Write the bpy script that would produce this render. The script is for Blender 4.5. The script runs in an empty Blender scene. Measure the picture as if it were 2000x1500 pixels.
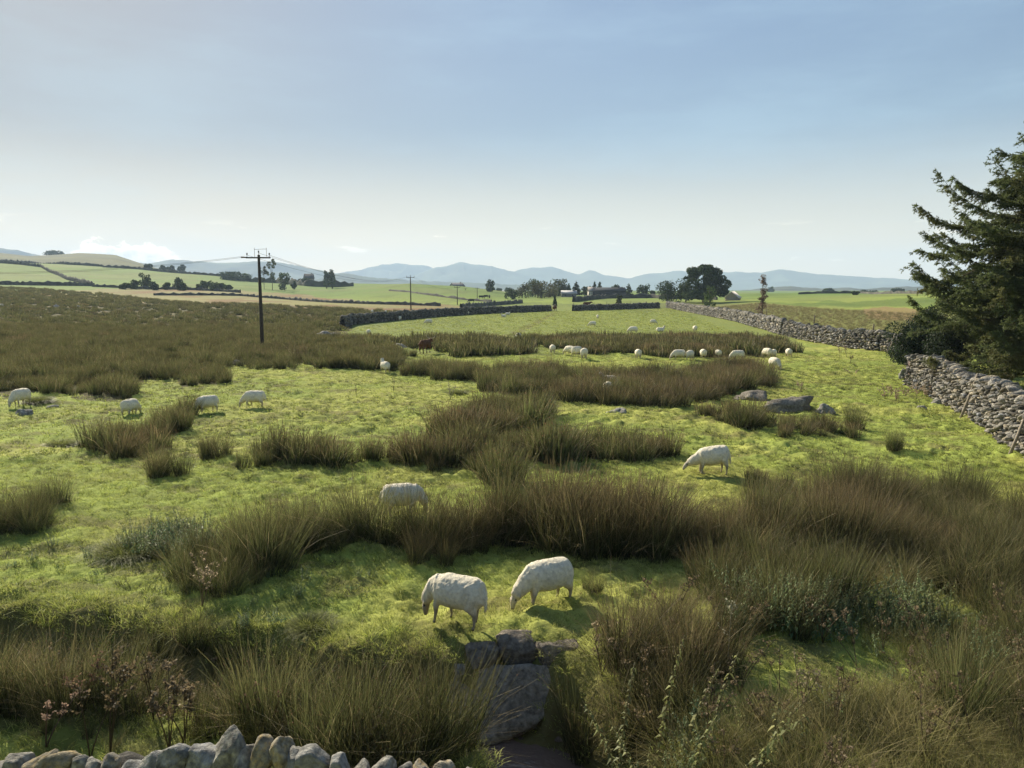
import bpy, bmesh, math, random
import numpy as np
from mathutils import Vector, Matrix, Euler

scene = bpy.context.scene
R_ = math.radians
# ------------------------------------------------------------------ camera
CAMZ = 4.8
HAZE = 1.65e-4
F = 1480.0                      # focal length in pixels of the 2000 px wide photograph
PITCH = math.atan((750 - 566) / F)
cam_data = bpy.data.cameras.new('camera')
cam_data.sensor_width = 36.0
cam_data.lens = F / 2000 * 36
cam_data.clip_start = 0.1
cam_data.clip_end = 40000
cam = bpy.data.objects.new('camera', cam_data)
scene.collection.objects.link(cam)
cam.location = (0, 0, CAMZ)
cam.rotation_euler = (math.pi / 2 - PITCH, 0, 0)
scene.camera = cam
# ------------------------------------------------------------------ light
SUN_EL, SUN_AZ = R_(29), R_(-35)          # ahead and to the left of the camera
sd = bpy.data.lights.new('sun', 'SUN')
sd.energy = 5.0
sd.angle = R_(0.5)
sd.color = (1.0, 0.90, 0.72)
sun = bpy.data.objects.new('sun', sd)
scene.collection.objects.link(sun)
to_sun = Vector((math.sin(SUN_AZ) * math.cos(SUN_EL), math.cos(SUN_AZ) * math.cos(SUN_EL), math.sin(SUN_EL)))
sun.rotation_euler = to_sun.to_track_quat('Z', 'Y').to_euler()
sun.location = (-30, 40, 40)
scene.view_settings.view_transform = 'Standard'
scene.view_settings.look = 'None'
scene.view_settings.exposure = 1.0
scene.view_settings.gamma = 1
scene.cycles.use_denoising = True
scene.cycles.max_bounces = 6
scene.cycles.diffuse_bounces = 4
scene.cycles.glossy_bounces = 2
scene.cycles.transmission_bounces = 4
scene.cycles.volume_bounces = 1
scene.cycles.transparent_max_bounces = 6

world = bpy.data.worlds.new('World')
scene.world = world
world.use_nodes = True
wn, wl = world.node_tree.nodes, world.node_tree.links
wn.clear()


def wmath(op, a, b=None, c=None, clamp=False):
    n = wn.new('ShaderNodeMath'); n.operation = op; n.use_clamp = clamp
    for i, v in enumerate((a, b, c)):
        if v is None: continue
        if isinstance(v, (int, float)): n.inputs[i].default_value = v
        else: wl.new(v, n.inputs[i])
    return n.outputs[0]


def wmap(v, a, b, c=0.0, d=1.0):
    n = wn.new('ShaderNodeMapRange'); n.interpolation_type = 'SMOOTHSTEP'
    wl.new(v, n.inputs[0])
    for i, k in enumerate((a, b, c, d)): n.inputs[i + 1].default_value = k
    return n.outputs[0]


def wmix(f, a, b):
    n = wn.new('ShaderNodeMix'); n.data_type = 'RGBA'
    if isinstance(f, (int, float)): n.inputs[0].default_value = f
    else: wl.new(f, n.inputs[0])
    for i, v in ((6, a), (7, b)):
        if isinstance(v, tuple): n.inputs[i].default_value = (*v, 1)
        else: wl.new(v, n.inputs[i])
    return n.outputs[2]


sky = wn.new('ShaderNodeTexSky')
sky.sky_type = 'NISHITA'
sky.sun_disc = False
sky.sun_elevation = SUN_EL
sky.sun_rotation = SUN_AZ
sky.altitude = 100
sky.air_density = 1.0
sky.dust_density = .7
sky.ozone_density = 2.0
tc = wn.new('ShaderNodeTexCoord')
sep = wn.new('ShaderNodeSeparateXYZ')
wl.new(tc.outputs['Generated'], sep.inputs[0])
az = wmath('ARCTAN2', sep.outputs[0], sep.outputs[1])
el = wmath('ARCSINE', sep.outputs[2])
comb = wn.new('ShaderNodeCombineXYZ')
wl.new(az, comb.inputs[0]); wl.new(el, comb.inputs[1])


def wnoise(sx, sy, scale, detail, rough=0.55, off=0.0):
    m = wn.new('ShaderNodeMapping'); m.inputs['Scale'].default_value = (sx, sy, 1)
    m.inputs['Location'].default_value = (off, off * .7, 0)
    wl.new(comb.outputs[0], m.inputs[0])
    n = wn.new('ShaderNodeTexNoise'); n.inputs['Scale'].default_value = scale
    n.inputs['Detail'].default_value = detail; n.inputs['Roughness'].default_value = rough
    wl.new(m.outputs[0], n.inputs[0])
    return n.outputs[0]


skyc = sky.outputs[0]
# the glare round the sun is held down, as the haze spreads it
bwn = wn.new('ShaderNodeRGBToBW'); wl.new(skyc, bwn.inputs[0])
fac = wmath('POWER', wmath('ADD', wmath('POWER', wmath('DIVIDE', bwn.outputs[0], 3.5), 2.0), 1.0), -.5)
vs = wn.new('ShaderNodeVectorMath'); vs.operation = 'SCALE'; wl.new(skyc, vs.inputs[0]); wl.new(fac, vs.inputs['Scale'])
skyc = vs.outputs[0]
low = wmath('MULTIPLY', wmap(el, R_(-1), R_(12), 1.0, 0.0), wmap(az, R_(-34), R_(45), 1.0, .78))
skyc = wmix(low, skyc, (9.7, 7.9, 5.3))
low2 = wmath('MULTIPLY', wmap(el, R_(-1), R_(5.5), 1.0, 0.0), wmap(az, R_(-40), R_(42), .85, .25))
skyc = wmix(low2, skyc, (15.6, 11.4, 6.0))
# high thin veil
veil = wmath('MULTIPLY', wmap(wnoise(1.0, 4.5, 2.2, 5, .6, 3.0), .42, .75), wmap(el, -.02, .9, .24, .10))
skyc = wmix(veil, skyc, (4.4, 6.2, 7.2))
# cumulus bank low over the left horizon
base = wmap(az, R_(-31.5), R_(-28.3), .12, 1.0)
base = wmath('MULTIPLY', base, wmap(az, R_(-28.3), R_(-18), 1.0, .34))
base = wmath('MULTIPLY', base, wmap(az, R_(-18.5), R_(-16), 1.0, 0.0))
n1 = wnoise(1.0, 1.6, 26, 9, .62, 1.3)
top = wmath('MULTIPLY', base, R_(3.1))
hgt = wmath('SUBTRACT', wmath('MULTIPLY', n1, 2.0), .0)
edge = wmath('SUBTRACT', wmath('MULTIPLY', top, hgt), wmath('SUBTRACT', el, R_(.2)))
cum = wmap(edge, 0.0, .006)
body = wmap(edge, .004, .03)
n2 = wnoise(1.0, 2.0, 60, 6, .6, 7.0)
body = wmath('MULTIPLY', body, wmap(n2, .35, .6, .4, 1.0))
cumc = wmix(body, (18.0, 15.6, 11.5), (7.4, 7.2, 7.0))
skyc = wmix(wmath('MULTIPLY', cum, .85), skyc, cumc)
# small streaks of cloud above the far hills
st = wmath('MULTIPLY', wmap(wnoise(1.0, 5.0, 13, 5, .55, 11.0), .63, .70), wmap(el, R_(.8), R_(2.2)))
st = wmath('MULTIPLY', st, wmap(el, R_(3.6), R_(5.0), 1.0, 0.0))
skyc = wmix(wmath('MULTIPLY', st, .6), skyc, (15.0, 13.0, 9.8))
bg = wn.new('ShaderNodeBackground')
bg.inputs[1].default_value = 0.072
wl.new(skyc, bg.inputs[0])
wo = wn.new('ShaderNodeOutputWorld')
wl.new(bg.outputs[0], wo.inputs[0])

# ------------------------------------------------------------------ helpers
rng = np.random.default_rng(7)
random.seed(7)
cP, sP = math.cos(PITCH), math.sin(PITCH)


def rays(px, py):
    u = (np.asarray(px, float) - 1000) / F
    v = (750 - np.asarray(py, float)) / F
    return u, cP + v * sP, -sP + v * cP


def W0(px, py, z=0.0):
    """point of the level z that the photograph shows at (px, py)"""
    x, y, d = rays(px, py)
    t = (z - CAMZ) / d
    return x * t, y * t


def proj(x, y, z):
    zz = z - CAMZ
    fwd = y * cP - zz * sP
    up = y * sP + zz * cP
    fwd = np.where(fwd < 1e-3, 1e-3, fwd)
    return 1000 + F * x / fwd, 750 - F * up / fwd


def azim(px):
    return math.atan2((px - 1000) / F * cP, 1.0)


def row_z(px, py, r):
    x, y, d = rays(px, py)
    return CAMZ + r * d / np.hypot(x, y)


def _h(ix, iy, iz, seed):
    n = (ix * 374761393 + iy * 668265263 + iz * 2147483647 * 3 + seed * 1274126177) & 0xFFFFFFFF
    n = ((n ^ (n >> 13)) * 1274126177) & 0xFFFFFFFF
    n = ((n ^ (n >> 16)) * 2246822519) & 0xFFFFFFFF
    return ((n ^ (n >> 15)) & 0xFFFFFF) / float(0xFFFFFF) * 2 - 1


def vnoise(x, y, z=None, seed=0):
    x = np.asarray(x, float); y = np.asarray(y, float)
    ix, iy = np.floor(x).astype(np.int64), np.floor(y).astype(np.int64)
    fx, fy = x - ix, y - iy
    fx = fx * fx * fx * (fx * (fx * 6 - 15) + 10); fy = fy * fy * fy * (fy * (fy * 6 - 15) + 10)
    if z is None:
        a, b = _h(ix, iy, 0, seed), _h(ix + 1, iy, 0, seed)
        c, d = _h(ix, iy + 1, 0, seed), _h(ix + 1, iy + 1, 0, seed)
        return (a * (1 - fx) + b * fx) * (1 - fy) + (c * (1 - fx) + d * fx) * fy
    z = np.asarray(z, float)
    iz = np.floor(z).astype(np.int64); fz = z - iz; fz = fz * fz * (3 - 2 * fz)
    o = []
    for k in (0, 1):
        a, b = _h(ix, iy, iz + k, seed), _h(ix + 1, iy, iz + k, seed)
        c, d = _h(ix, iy + 1, iz + k, seed), _h(ix + 1, iy + 1, iz + k, seed)
        o.append((a * (1 - fx) + b * fx) * (1 - fy) + (c * (1 - fx) + d * fx) * fy)
    return o[0] * (1 - fz) + o[1] * fz


def fbm(x, y, oct=4, seed=0, z=None, gain=.5):
    s, a, f = 0, 1.0, 1.0
    for k in range(oct):
        s = s + a * vnoise(np.asarray(x) * f + 17.3 * k, np.asarray(y) * f - 9.1 * k, None if z is None else np.asarray(z) * f, seed + k)
        a *= gain; f *= 2.03
    return s


def sstep(a, b, x):
    t = np.clip((x - a) / (b - a), 0, 1)
    return t * t * (3 - 2 * t)


def inpoly(px, py, poly):
    inside = np.zeros(np.shape(px), bool)
    n = len(poly)
    for i in range(n):
        x1, y1 = poly[i]; x2, y2 = poly[(i + 1) % n]
        c = (y1 > py) != (y2 > py)
        if y1 == y2: continue
        inside ^= c & (px < (x2 - x1) * (py - y1) / (y2 - y1) + x1)
    return inside


def seg_dist(x, y, pts):
    """distance to a polyline, and the parameter (segment index + fraction) of the closest point"""
    best = np.full(np.shape(x), 1e9); par = np.zeros(np.shape(x))
    for i in range(len(pts) - 1):
        (x1, y1), (x2, y2) = pts[i], pts[i + 1]
        dx, dy = x2 - x1, y2 - y1
        t = np.clip(((x - x1) * dx + (y - y1) * dy) / (dx * dx + dy * dy), 0, 1)
        d = np.hypot(x - x1 - t * dx, y - y1 - t * dy)
        m = d < best
        best = np.where(m, d, best); par = np.where(m, i + t, par)
    return best, par


# ------------------------------------------------------------------ terrain height
COLS = {  # photograph column: [(distance, photograph row)] ; a third value gives the height itself
    -500: [(220, 590), (300, 572), (400, 560), (600, 527), (750, 514), (900, 518), (1500, 494), (2100, 0, 20)],
    0: [(220, 590), (300, 572), (400, 560), (600, 527), (750, 512), (900, 516), (1500, 493), (2100, 0, 20)],
    60: [(220, 591), (300, 574), (400, 561), (600, 531), (760, 514), (900, 519), (1500, 499), (2100, 0, 20)],
    160: [(220, 592), (300, 577), (400, 562), (600, 535), (780, 517), (900, 521), (1500, 493), (2100, 0, 20)],
    230: [(220, 594), (300, 578), (400, 563), (600, 540), (800, 521), (900, 524), (1500, 498), (2100, 0, 20)],
    300: [(220, 595), (300, 580), (400, 565), (600, 543), (800, 527), (900, 530), (1500, 522), (2100, 0, 15)],
    420: [(220, 595), (300, 581), (400, 567), (600, 548), (760, 537), (900, 542), (1500, 0, 15), (2100, 0, 8)],
    500: [(220, 595), (300, 583), (400, 570), (600, 553), (750, 546), (900, 552), (1500, 0, 12), (2100, 0, 6)],
    650: [(220, 597), (300, 588), (400, 575), (600, 557), (700, 552), (900, 558), (1500, 0, 4), (2100, 0, 3)],
    800: [(220, 598), (280, 590), (400, 567), (550, 551), (700, 556), (900, 0, 4), (1500, 0, 2)],
    900: [(220, 600), (300, 588), (450, 566), (560, 558), (700, 562), (900, 0, 3), (1500, 0, 2)],
    1000: [(230, 599), (300, 589), (450, 574), (560, 572), (800, 0, 1.5), (1500, 0, 2)],
    1100: [(240, 598), (300, 584), (380, 577), (560, 576), (800, 0, 1), (1500, 0, 2)],
    1250: [(240, 596), (300, 586), (380, 578), (560, 574), (800, 0, 2), (1500, 0, 2)],
    1400: [(230, 599), (280, 588), (350, 582), (560, 577), (800, 0, 1), (1500, 0, 2)],
    1480: [(110, 0, 0), (200, 596), (300, 584), (420, 574), (520, 575), (800, 0, 1), (1500, 0, 2)],
    1600: [(80, 0, 0), (150, 608), (260, 588), (400, 572), (500, 573), (800, 0, 1), (1500, 0, 2)],
    1750: [(60, 0, 0), (120, 616), (200, 594), (330, 572), (450, 574), (800, 0, 1), (1500, 0, 2)],
    1900: [(45, 0, 0), (120, 612), (200, 588), (300, 568), (450, 570), (800, 0, 1), (1500, 0, 2)],
    2500: [(45, 0, 0), (120, 605), (200, 580), (300, 566), (450, 568), (800, 0, 1), (1500, 0, 2)],
}
_pxs = sorted(COLS)
_az = np.array([azim(p) for p in _pxs])
_lr = np.linspace(math.log(1.0), math.log(12000), 500)
_tab = []
for p in _pxs:
    rr, zz = [1.0, 40.0], [0.0, 0.0]
    for c in COLS[p]:
        if c[0] > 150 and len(rr) == 2 and c[0] <= 240: rr.append(150.0); zz.append(0.0)
        rr.append(c[0]); zz.append(c[2] if len(c) == 3 else float(row_z(p, c[1], c[0])))
    rr += [2600.0, 12000.0]; zz += [1.0, 0.0]
    _tab.append(np.interp(_lr, np.log(rr), zz))
_tab = np.array(_tab)
for _ in range(6):
    _tab[:, 1:-1] = (_tab[:, :-2] + 2 * _tab[:, 1:-1] + _tab[:, 2:]) / 4

STREAM = [(-40, 13.0), (-16, 11.6), (-9, 10.5), (-6.4, 9.9), (-3.6, 9.2), (-1.6, 8.85), (0.0, 8.65), (.75, 7.9), (.8, 6.4), (.7, 3), (.6, -30)]


def H(x, y):
    """smooth height of the land"""
    x = np.asarray(x, float); y = np.asarray(y, float)
    r = np.hypot(x, y); a = np.arctan2(x, np.where(y < .001, .001, y))
    a = np.clip(a, _az[0], _az[-1])
    lr = np.clip(np.log(np.maximum(r, 1.0)), _lr[0], _lr[-1])
    fi = (lr - _lr[0]) / (_lr[1] - _lr[0]); i = np.clip(fi.astype(int), 0, len(_lr) - 2); ft = fi - i
    fj = np.interp(a, _az, np.arange(len(_az))); j = np.clip(fj.astype(int), 0, len(_az) - 2); fa = fj - j
    z = ((_tab[j, i] * (1 - ft) + _tab[j, i + 1] * ft) * (1 - fa) + (_tab[j + 1, i] * (1 - ft) + _tab[j + 1, i + 1] * ft) * fa)
    z = z * sstep(-200, 20, y)
    far = sstep(250, 500, r)
    z = z + far * 1.2 * fbm(x / 160, y / 160, 3, 41)
    # railway bank under the camera
    z = z + np.clip(4.6 - y, 0, 3.6) * .62
    return z


def stream_d(x, y):
    d, p = seg_dist(x, y, STREAM)
    return d


def ground_z(x, y):
    x = np.asarray(x, float); y = np.asarray(y, float)
    r = np.hypot(x, y)
    z = H(x, y)
    m = 1 - sstep(60, 110, r)
    z = z + m * (.07 * fbm(x / 3.4, y / 3.4, 2, 3) + .035 * fbm(x / .8, y / .8, 2, 5))
    lump = fbm(x / .42, y / .42, 2, 9)
    patch = sstep(-.1, .5, fbm(x / 2.6, y / 2.6, 2, 13))
    near_left = sstep(16, 12, r) * .6
    z = z + m * (.030 + .06 * np.maximum(patch, near_left)) * np.maximum(lump, -.3)
    z = z + (1 - sstep(30, 60, r)) * .018 * fbm(x / .12, y / .12, 2, 21)
    d = stream_d(x + .18 * fbm(x / .9, y / .9, 2, 31), y + .2 * fbm(x / .8, y / .8, 3, 33))
    dep = 1 - sstep(.42, 1.15, d)
    z = z - dep * (1.05 - .42 * sstep(-1.8, -3.6, x) + .10 * fbm(x / .4, y / .4, 3, 35))
    return z


_rs = np.geomspace(3, 9000, 2600)


def G(px, py):
    """point of the land that the photograph shows at (px, py)"""
    dx, dy, dz = [float(v) for v in rays(px, py)]
    hl = math.hypot(dx, dy)
    x, y = _rs * dx / hl, _rs * dy / hl
    zr = CAMZ + _rs * dz / hl
    hit = np.nonzero(zr < H(x, y))[0]
    k = hit[0] if len(hit) else len(_rs) - 1
    return float(x[k]), float(y[k])


def gz(x, y):
    return float(ground_z(np.array([x]), np.array([y]))[0])


def at_r(px, r):
    a = azim(px)
    return r * math.sin(a), r * math.cos(a)


# ------------------------------------------------------------------ materials
def mat(name, rough=.9, spec=.2):
    m = bpy.data.materials.new(name); m.use_nodes = True
    n, l = m.node_tree.nodes, m.node_tree.links
    b = n['Principled BSDF']; b.inputs['Roughness'].default_value = rough
    b.inputs['Specular IOR Level'].default_value = spec
    return m, n, l, b


def nd(n, l, typ, inputs=None, **kw):
    x = n.new(typ)
    for k, v in kw.items(): setattr(x, k, v)
    for k, v in (inputs or {}).items():
        if isinstance(v, bpy.types.NodeSocket): l.new(v, x.inputs[k])
        else: x.inputs[k].default_value = v
    return x


def m_attr(name, rough=.9, spec=.15, var=.25, scale=8.0, bump=0.0, bscale=20.0, tint=(1, 1, 1), detail=4, trans=0.0, hue=0.0, bdist=.02):
    """colour attribute 'Col' broken up by noise; trans adds light passing through thin leaves"""
    m, n, l, b = mat(name, rough, spec)
    a = nd(n, l, 'ShaderNodeAttribute', attribute_name='Col')
    oi = nd(n, l, 'ShaderNodeObjectInfo')
    geo = nd(n, l, 'ShaderNodeNewGeometry')
    no = nd(n, l, 'ShaderNodeTexNoise', {'Vector': geo.outputs['Position'], 'Scale': scale, 'Detail': detail, 'Roughness': .6})
    mr = nd(n, l, 'ShaderNodeMapRange', {0: no.outputs[0], 1: .3, 2: .7, 3: 1 - var, 4: 1 + var})
    rr = nd(n, l, 'ShaderNodeMapRange', {0: oi.outputs['Random'], 1: 0.0, 2: 1.0, 3: 1 - hue, 4: 1 + hue})
    k = nd(n, l, 'ShaderNodeMath', {0: mr.outputs[0], 1: rr.outputs[0]}, operation='MULTIPLY')
    c = nd(n, l, 'ShaderNodeVectorMath', {0: a.outputs['Color'], 'Scale': k.outputs[0]}, operation='SCALE')
    t = nd(n, l, 'ShaderNodeVectorMath', {0: c.outputs[0], 1: tint}, operation='MULTIPLY')
    l.new(t.outputs[0], b.inputs['Base Color'])
    if bump:
        bn = nd(n, l, 'ShaderNodeTexNoise', {'Vector': geo.outputs['Position'], 'Scale': bscale, 'Detail': 6.0, 'Roughness': .65})
        bp = nd(n, l, 'ShaderNodeBump', {'Height': bn.outputs[0], 'Strength': bump, 'Distance': bdist})
        l.new(bp.outputs[0], b.inputs['Normal'])
    if trans:
        tr = nd(n, l, 'ShaderNodeBsdfTranslucent', {'Color': t.outputs[0]})
        mx = nd(n, l, 'ShaderNodeMixShader', {0: trans, 1: b.outputs[0], 2: tr.outputs[0]})
        l.new(mx.outputs[0], n['Material Output'].inputs[0])
    return m


M_BLADE = m_attr('blade', .6, .2, .22, 3.0, trans=.40, hue=.32)
M_LEAF = m_attr('leaf', .6, .25, .25, 1.5, trans=.42, hue=.1)
M_TREE = m_attr('tree_leaf', .8, .1, .3, .35, trans=.22, hue=.1)
M_BARK = m_attr('bark', .9, .1, .35, 9.0, .6, 30.0)
M_STONE = m_attr('stone', .95, .12, .5, 14.0, 1.0, 22.0, bdist=.05)
M_FARSTONE = m_attr('far_stone', .92, .1, .3, 3.0)
M_WOOL = m_attr('wool', .95, .05, .16, 22.0, 1.0, 60.0, bdist=.035)
M_HIDE = m_attr('hide', .8, .15, .2, 6.0, .3, 30.0)
M_WOOD = m_attr('wood', .85, .15, .3, 14.0, .5, 40.0)
M_PLAIN = m_attr('painted', .95, .03, .12, 2.0)


# ------------------------------------------------------------------ mesh building
def mesh_np(name, v, f, material, col=None, smooth=False, quads=True):
    me = bpy.data.meshes.new(name)
    v = np.asarray(v, np.float32)
    me.vertices.add(len(v)); me.vertices.foreach_set('co', v.ravel())
    if isinstance(f, tuple):
        loops = np.concatenate([a.ravel() for a in f]).astype(np.int32)
        tot = np.concatenate([np.full(len(a), a.shape[1]) for a in f]).astype(np.int32)
    else:
        f = np.asarray(f, np.int32); loops = f.ravel(); tot = np.full(len(f), f.shape[1], np.int32)
    st = np.concatenate([[0], np.cumsum(tot)[:-1]]).astype(np.int32)
    me.loops.add(len(loops)); me.loops.foreach_set('vertex_index', loops)
    me.polygons.add(len(tot)); me.polygons.foreach_set('loop_start', st); me.polygons.foreach_set('loop_total', tot)
    if smooth: me.polygons.foreach_set('use_smooth', np.ones(len(tot), bool))
    me.update(calc_edges=True)
    if col is not None:
        at = me.color_attributes.new('Col', 'FLOAT_COLOR', 'POINT')
        c = np.ones((len(v), 4), np.float32); c[:, :3] = col
        at.data.foreach_set('color', c.ravel())
    if material: me.materials.append(material)
    return me


def link(o, parent=None):
    scene.collection.objects.link(o)
    if parent is not None: o.parent = parent
    return o


def tag(o, label=None, cat=None, group=None, kind=None):
    if label: o['label'] = label
    if cat: o['category'] = cat
    if group: o['group'] = group
    if kind: o['kind'] = kind
    return o


def empty(name, loc, rz=0.0):
    o = bpy.data.objects.new(name, None)
    o.empty_display_size = .3
    o.location = loc; o.rotation_euler = (0, 0, rz)
    return link(o)


def ob(name, me, parent=None, loc=(0, 0, 0)):
    o = bpy.data.objects.new(name, me); o.location = loc
    return link(o, parent)


class Bag:
    """collects pieces of geometry for one mesh"""
    def __init__(s): s.v, s.f3, s.f4, s.c, s.n = [], [], [], [], 0

    def add(s, v, f, col):
        v = np.asarray(v, float); f = np.asarray(f, int)
        if len(v) == 0 or len(f) == 0: return
        (s.f3 if f.shape[1] == 3 else s.f4).append(f + s.n)
        s.v.append(v); s.n += len(v)
        c = np.empty((len(v), 3)); c[:] = col; s.c.append(c)

    def mesh(s, name, material, smooth=False):
        f = tuple(np.concatenate(a) for a in (s.f3, s.f4) if a)
        return mesh_np(name, np.concatenate(s.v), f, material, np.concatenate(s.c), smooth)


def sweep(pts, ra, rb=None, n=10, side=(0, 1, 0), cap=True):
    """tube through pts with elliptical sections (ra to the side, rb across it)"""
    pts = np.asarray(pts, float); ra = np.asarray(ra, float); rb = ra if rb is None else np.asarray(rb, float)
    t = np.gradient(pts, axis=0); t /= np.linalg.norm(t, axis=1)[:, None] + 1e-9
    side = np.asarray(side, float)
    s = side - (t @ side)[:, None] * t
    bad = np.linalg.norm(s, axis=1) < .2
    if bad.any():
        alt = np.array([1.0, 0, 0]); s[bad] = (alt - (t @ alt)[:, None] * t)[bad]
    s /= np.linalg.norm(s, axis=1)[:, None] + 1e-9
    u = np.cross(t, s)
    a = np.arange(n) / n * 2 * math.pi
    ring = pts[:, None] + s[:, None] * (ra[:, None, None] * np.cos(a)[None, :, None]) + u[:, None] * (rb[:, None, None] * np.sin(a)[None, :, None])
    v = ring.reshape(-1, 3); m = len(pts)
    i, j = np.meshgrid(np.arange(m - 1), np.arange(n), indexing='ij')
    q = np.stack([i * n + j, i * n + (j + 1) % n, (i + 1) * n + (j + 1) % n, (i + 1) * n + j], -1).reshape(-1, 4)
    f4 = q; f3 = np.zeros((0, 3), int)
    if cap:
        v = np.concatenate([v, [pts[0]], [pts[-1]]]); k = np.arange(n)
        f3 = np.concatenate([np.stack([k * 0 + m * n, (k + 1) % n, k], -1), np.stack([k * 0 + m * n + 1, (m - 1) * n + k, (m - 1) * n + (k + 1) % n], -1)])
    return v, f4, f3


def add_sweep(bag, pts, ra, rb=None, n=10, side=(0, 1, 0), col=(.5, .5, .5)):
    v, f4, f3 = sweep(pts, ra, rb, n, side)
    k = bag.n
    bag.add(v, f4, col)
    bag.f3.append(f3 + k)


def add_box(bag, c, s, col, rz=0.0, jit=0.0):
    v = np.array([[x, y, z] for x in (-.5, .5) for y in (-.5, .5) for z in (-.5, .5)]) * s
    if jit: v += rng.uniform(-jit, jit, v.shape)
    cs, sn = math.cos(rz), math.sin(rz)
    v = np.stack([v[:, 0] * cs - v[:, 1] * sn, v[:, 0] * sn + v[:, 1] * cs, v[:, 2]], -1) + c
    bag.add(v, [[0, 1, 3, 2], [4, 6, 7, 5], [0, 4, 5, 1], [2, 3, 7, 6], [0, 2, 6, 4], [1, 5, 7, 3]], col)


def ico(sub):
    bm = bmesh.new(); bmesh.ops.create_icosphere(bm, subdivisions=sub, radius=1)
    v = np.array([p.co[:] for p in bm.verts]); f = np.array([[q.index for q in p.verts] for p in bm.faces]); bm.free()
    return v, f


ICO1, ICO2, ICO3, ICO4 = ico(1), ico(2), ico(3), ico(4)


def stone_shape(icos, seed, planes=9, cut=(.62, .92), rough=.07):
    r = np.random.default_rng(seed)
    v = icos[0].copy()
    for _ in range(planes):
        d = r.normal(size=3); d /= np.linalg.norm(d); h = r.uniform(*cut)
        e = v @ d - h; m = e > 0
        v[m] -= e[m][:, None] * d * .96
    v *= (1 + rough * fbm(v[:, 0] * 2.2 + seed, v[:, 1] * 2.2, 3, seed, v[:, 2] * 2.2))[:, None]
    return v


def eul(v, rx, ry, rz):
    return v @ np.array(Euler((rx, ry, rz)).to_matrix()).T


# ------------------------------------------------------------------ ground
az_f = np.radians(np.linspace(-41, 41, 1000))
az_c = np.radians(np.linspace(41, 319, 90)[1:-1])
AZ = np.concatenate([az_f, az_c])
RR = np.concatenate([[.3, 1, 2], np.geomspace(3, 62, 540), np.geomspace(62, 2600, 260)[1:], np.geomspace(2600, 9000, 10)[1:]])
rg, ag = np.meshgrid(RR, AZ, indexing='ij')
gx, gy = (rg * np.sin(ag)).ravel(), (rg * np.cos(ag)).ravel()
gzz = ground_z(gx, gy)
ppx, ppy = proj(gx, gy, H(gx, gy))
r0 = np.hypot(gx, gy)


def cmix(c, k, col):
    k = k[:, None]
    return c * (1 - k) + np.asarray(col) * k


wob = fbm(gx / 2.5, gy / 2.5, 3, 61)
sl = np.maximum(1, r0 / 60)
qx = ppx + 8 * fbm(ppx / 60, ppy / 12, 3, 62); qy = ppy + 2.6 * fbm(ppx / 45, ppy / 10, 3, 63) * np.clip((ppy - 500) / 80, .25, 4)
c = np.tile(np.array([.25, .30, .068]), (len(gx), 1))
c = cmix(c, sstep(-.3, .7, wob) * .6 * (1 - sstep(80, 200, r0)), (.37, .36, .10))
c = cmix(c, sstep(.15, .6, fbm(gx / .5, gy / .5, 3, 64)) * .4 * (1 - sstep(50, 100, r0)), (.13, .14, .045))
c = cmix(c, sstep(.42, .6, fbm(gx / 1.3, gy / .8, 4, 69)) * .5 * (1 - sstep(50, 100, r0)), (.12, .09, .05))
mid = inpoly(qx, qy, [(640, 596), (1320, 592), (1560, 660), (1500, 690), (640, 690)])
c = cmix(c, mid * .75, (.17, .20, .062))
c = cmix(c, sstep(220, 400, r0) * .85, (.13, .20, .05))
c = cmix(c, sstep(-.1, .6, fbm(gx / 45, gy / 45, 4, 72)) * sstep(90, 200, r0) * .45, (.20, .21, .075))
c = cmix(c, sstep(.1, .5, fbm(gx / 9, gy / 30, 4, 73)) * sstep(60, 120, r0) * (1 - sstep(500, 900, r0)) * .4, (.11, .14, .045))
c = cmix(c, ((r0 > 880) & (ppx < 700)) * .9, (.10, .10, .055))
c = cmix(c, sstep(-.1, .6, fbm(gx / 90, gy / 90, 3, 66)) * ((r0 > 880) & (ppx < 700)) * .7, (.15, .15, .06))
c = cmix(c, (r0 > 2400) * .8, (.09, .11, .05))
MARSH = [(-900, 572), (0, 576), (200, 586), (350, 593), (600, 597), (800, 603), (850, 609), (690, 634), (665, 665), (790, 690), (700, 706), (575, 708), (440, 712), (430, 752), (350, 756), (345, 742), (262, 744), (255, 776), (0, 768), (-900, 780)]
marsh = inpoly(qx, qy, MARSH)
c = cmix(c, marsh * .95, (.080, .072, .036))
c = cmix(c, marsh * sstep(.0, .7, fbm(ppx / 120, ppy / 5, 4, 67)) * .55, (.17, .14, .06))
STRAW = [(-900, 566), (0, 569), (120, 568), (250, 562), (460, 566), (600, 576), (720, 590), (860, 596), (985, 601), (850, 609), (600, 599), (350, 594), (200, 587), (0, 577), (-900, 574)]
straw = inpoly(qx, qy, STRAW)
c = cmix(c, straw * .7, (.25, .205, .10))
c = cmix(c, straw * sstep(.0, .6, fbm(ppx / 90, ppy / 4, 3, 68)) * .6, (.20, .10, .05))
rgt = inpoly(qx, qy, [(1320, 590), (1450, 592), (1560, 602), (1700, 608), (1850, 612), (2300, 612), (2300, 720), (1850, 700), (1520, 630)])
c = cmix(c, rgt * .7, (.15, .15, .06))
c = cmix(c, inpoly(qx, qy, [(1685, 606), (1730, 602), (1790, 604), (1790, 628), (1700, 626)]) * .7, (.26, .16, .09))
c = cmix(c, inpoly(qx, qy, [(1480, 590), (1600, 590), (1850, 582), (1850, 600), (1640, 602)]) * .5, (.07, .13, .03))
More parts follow.
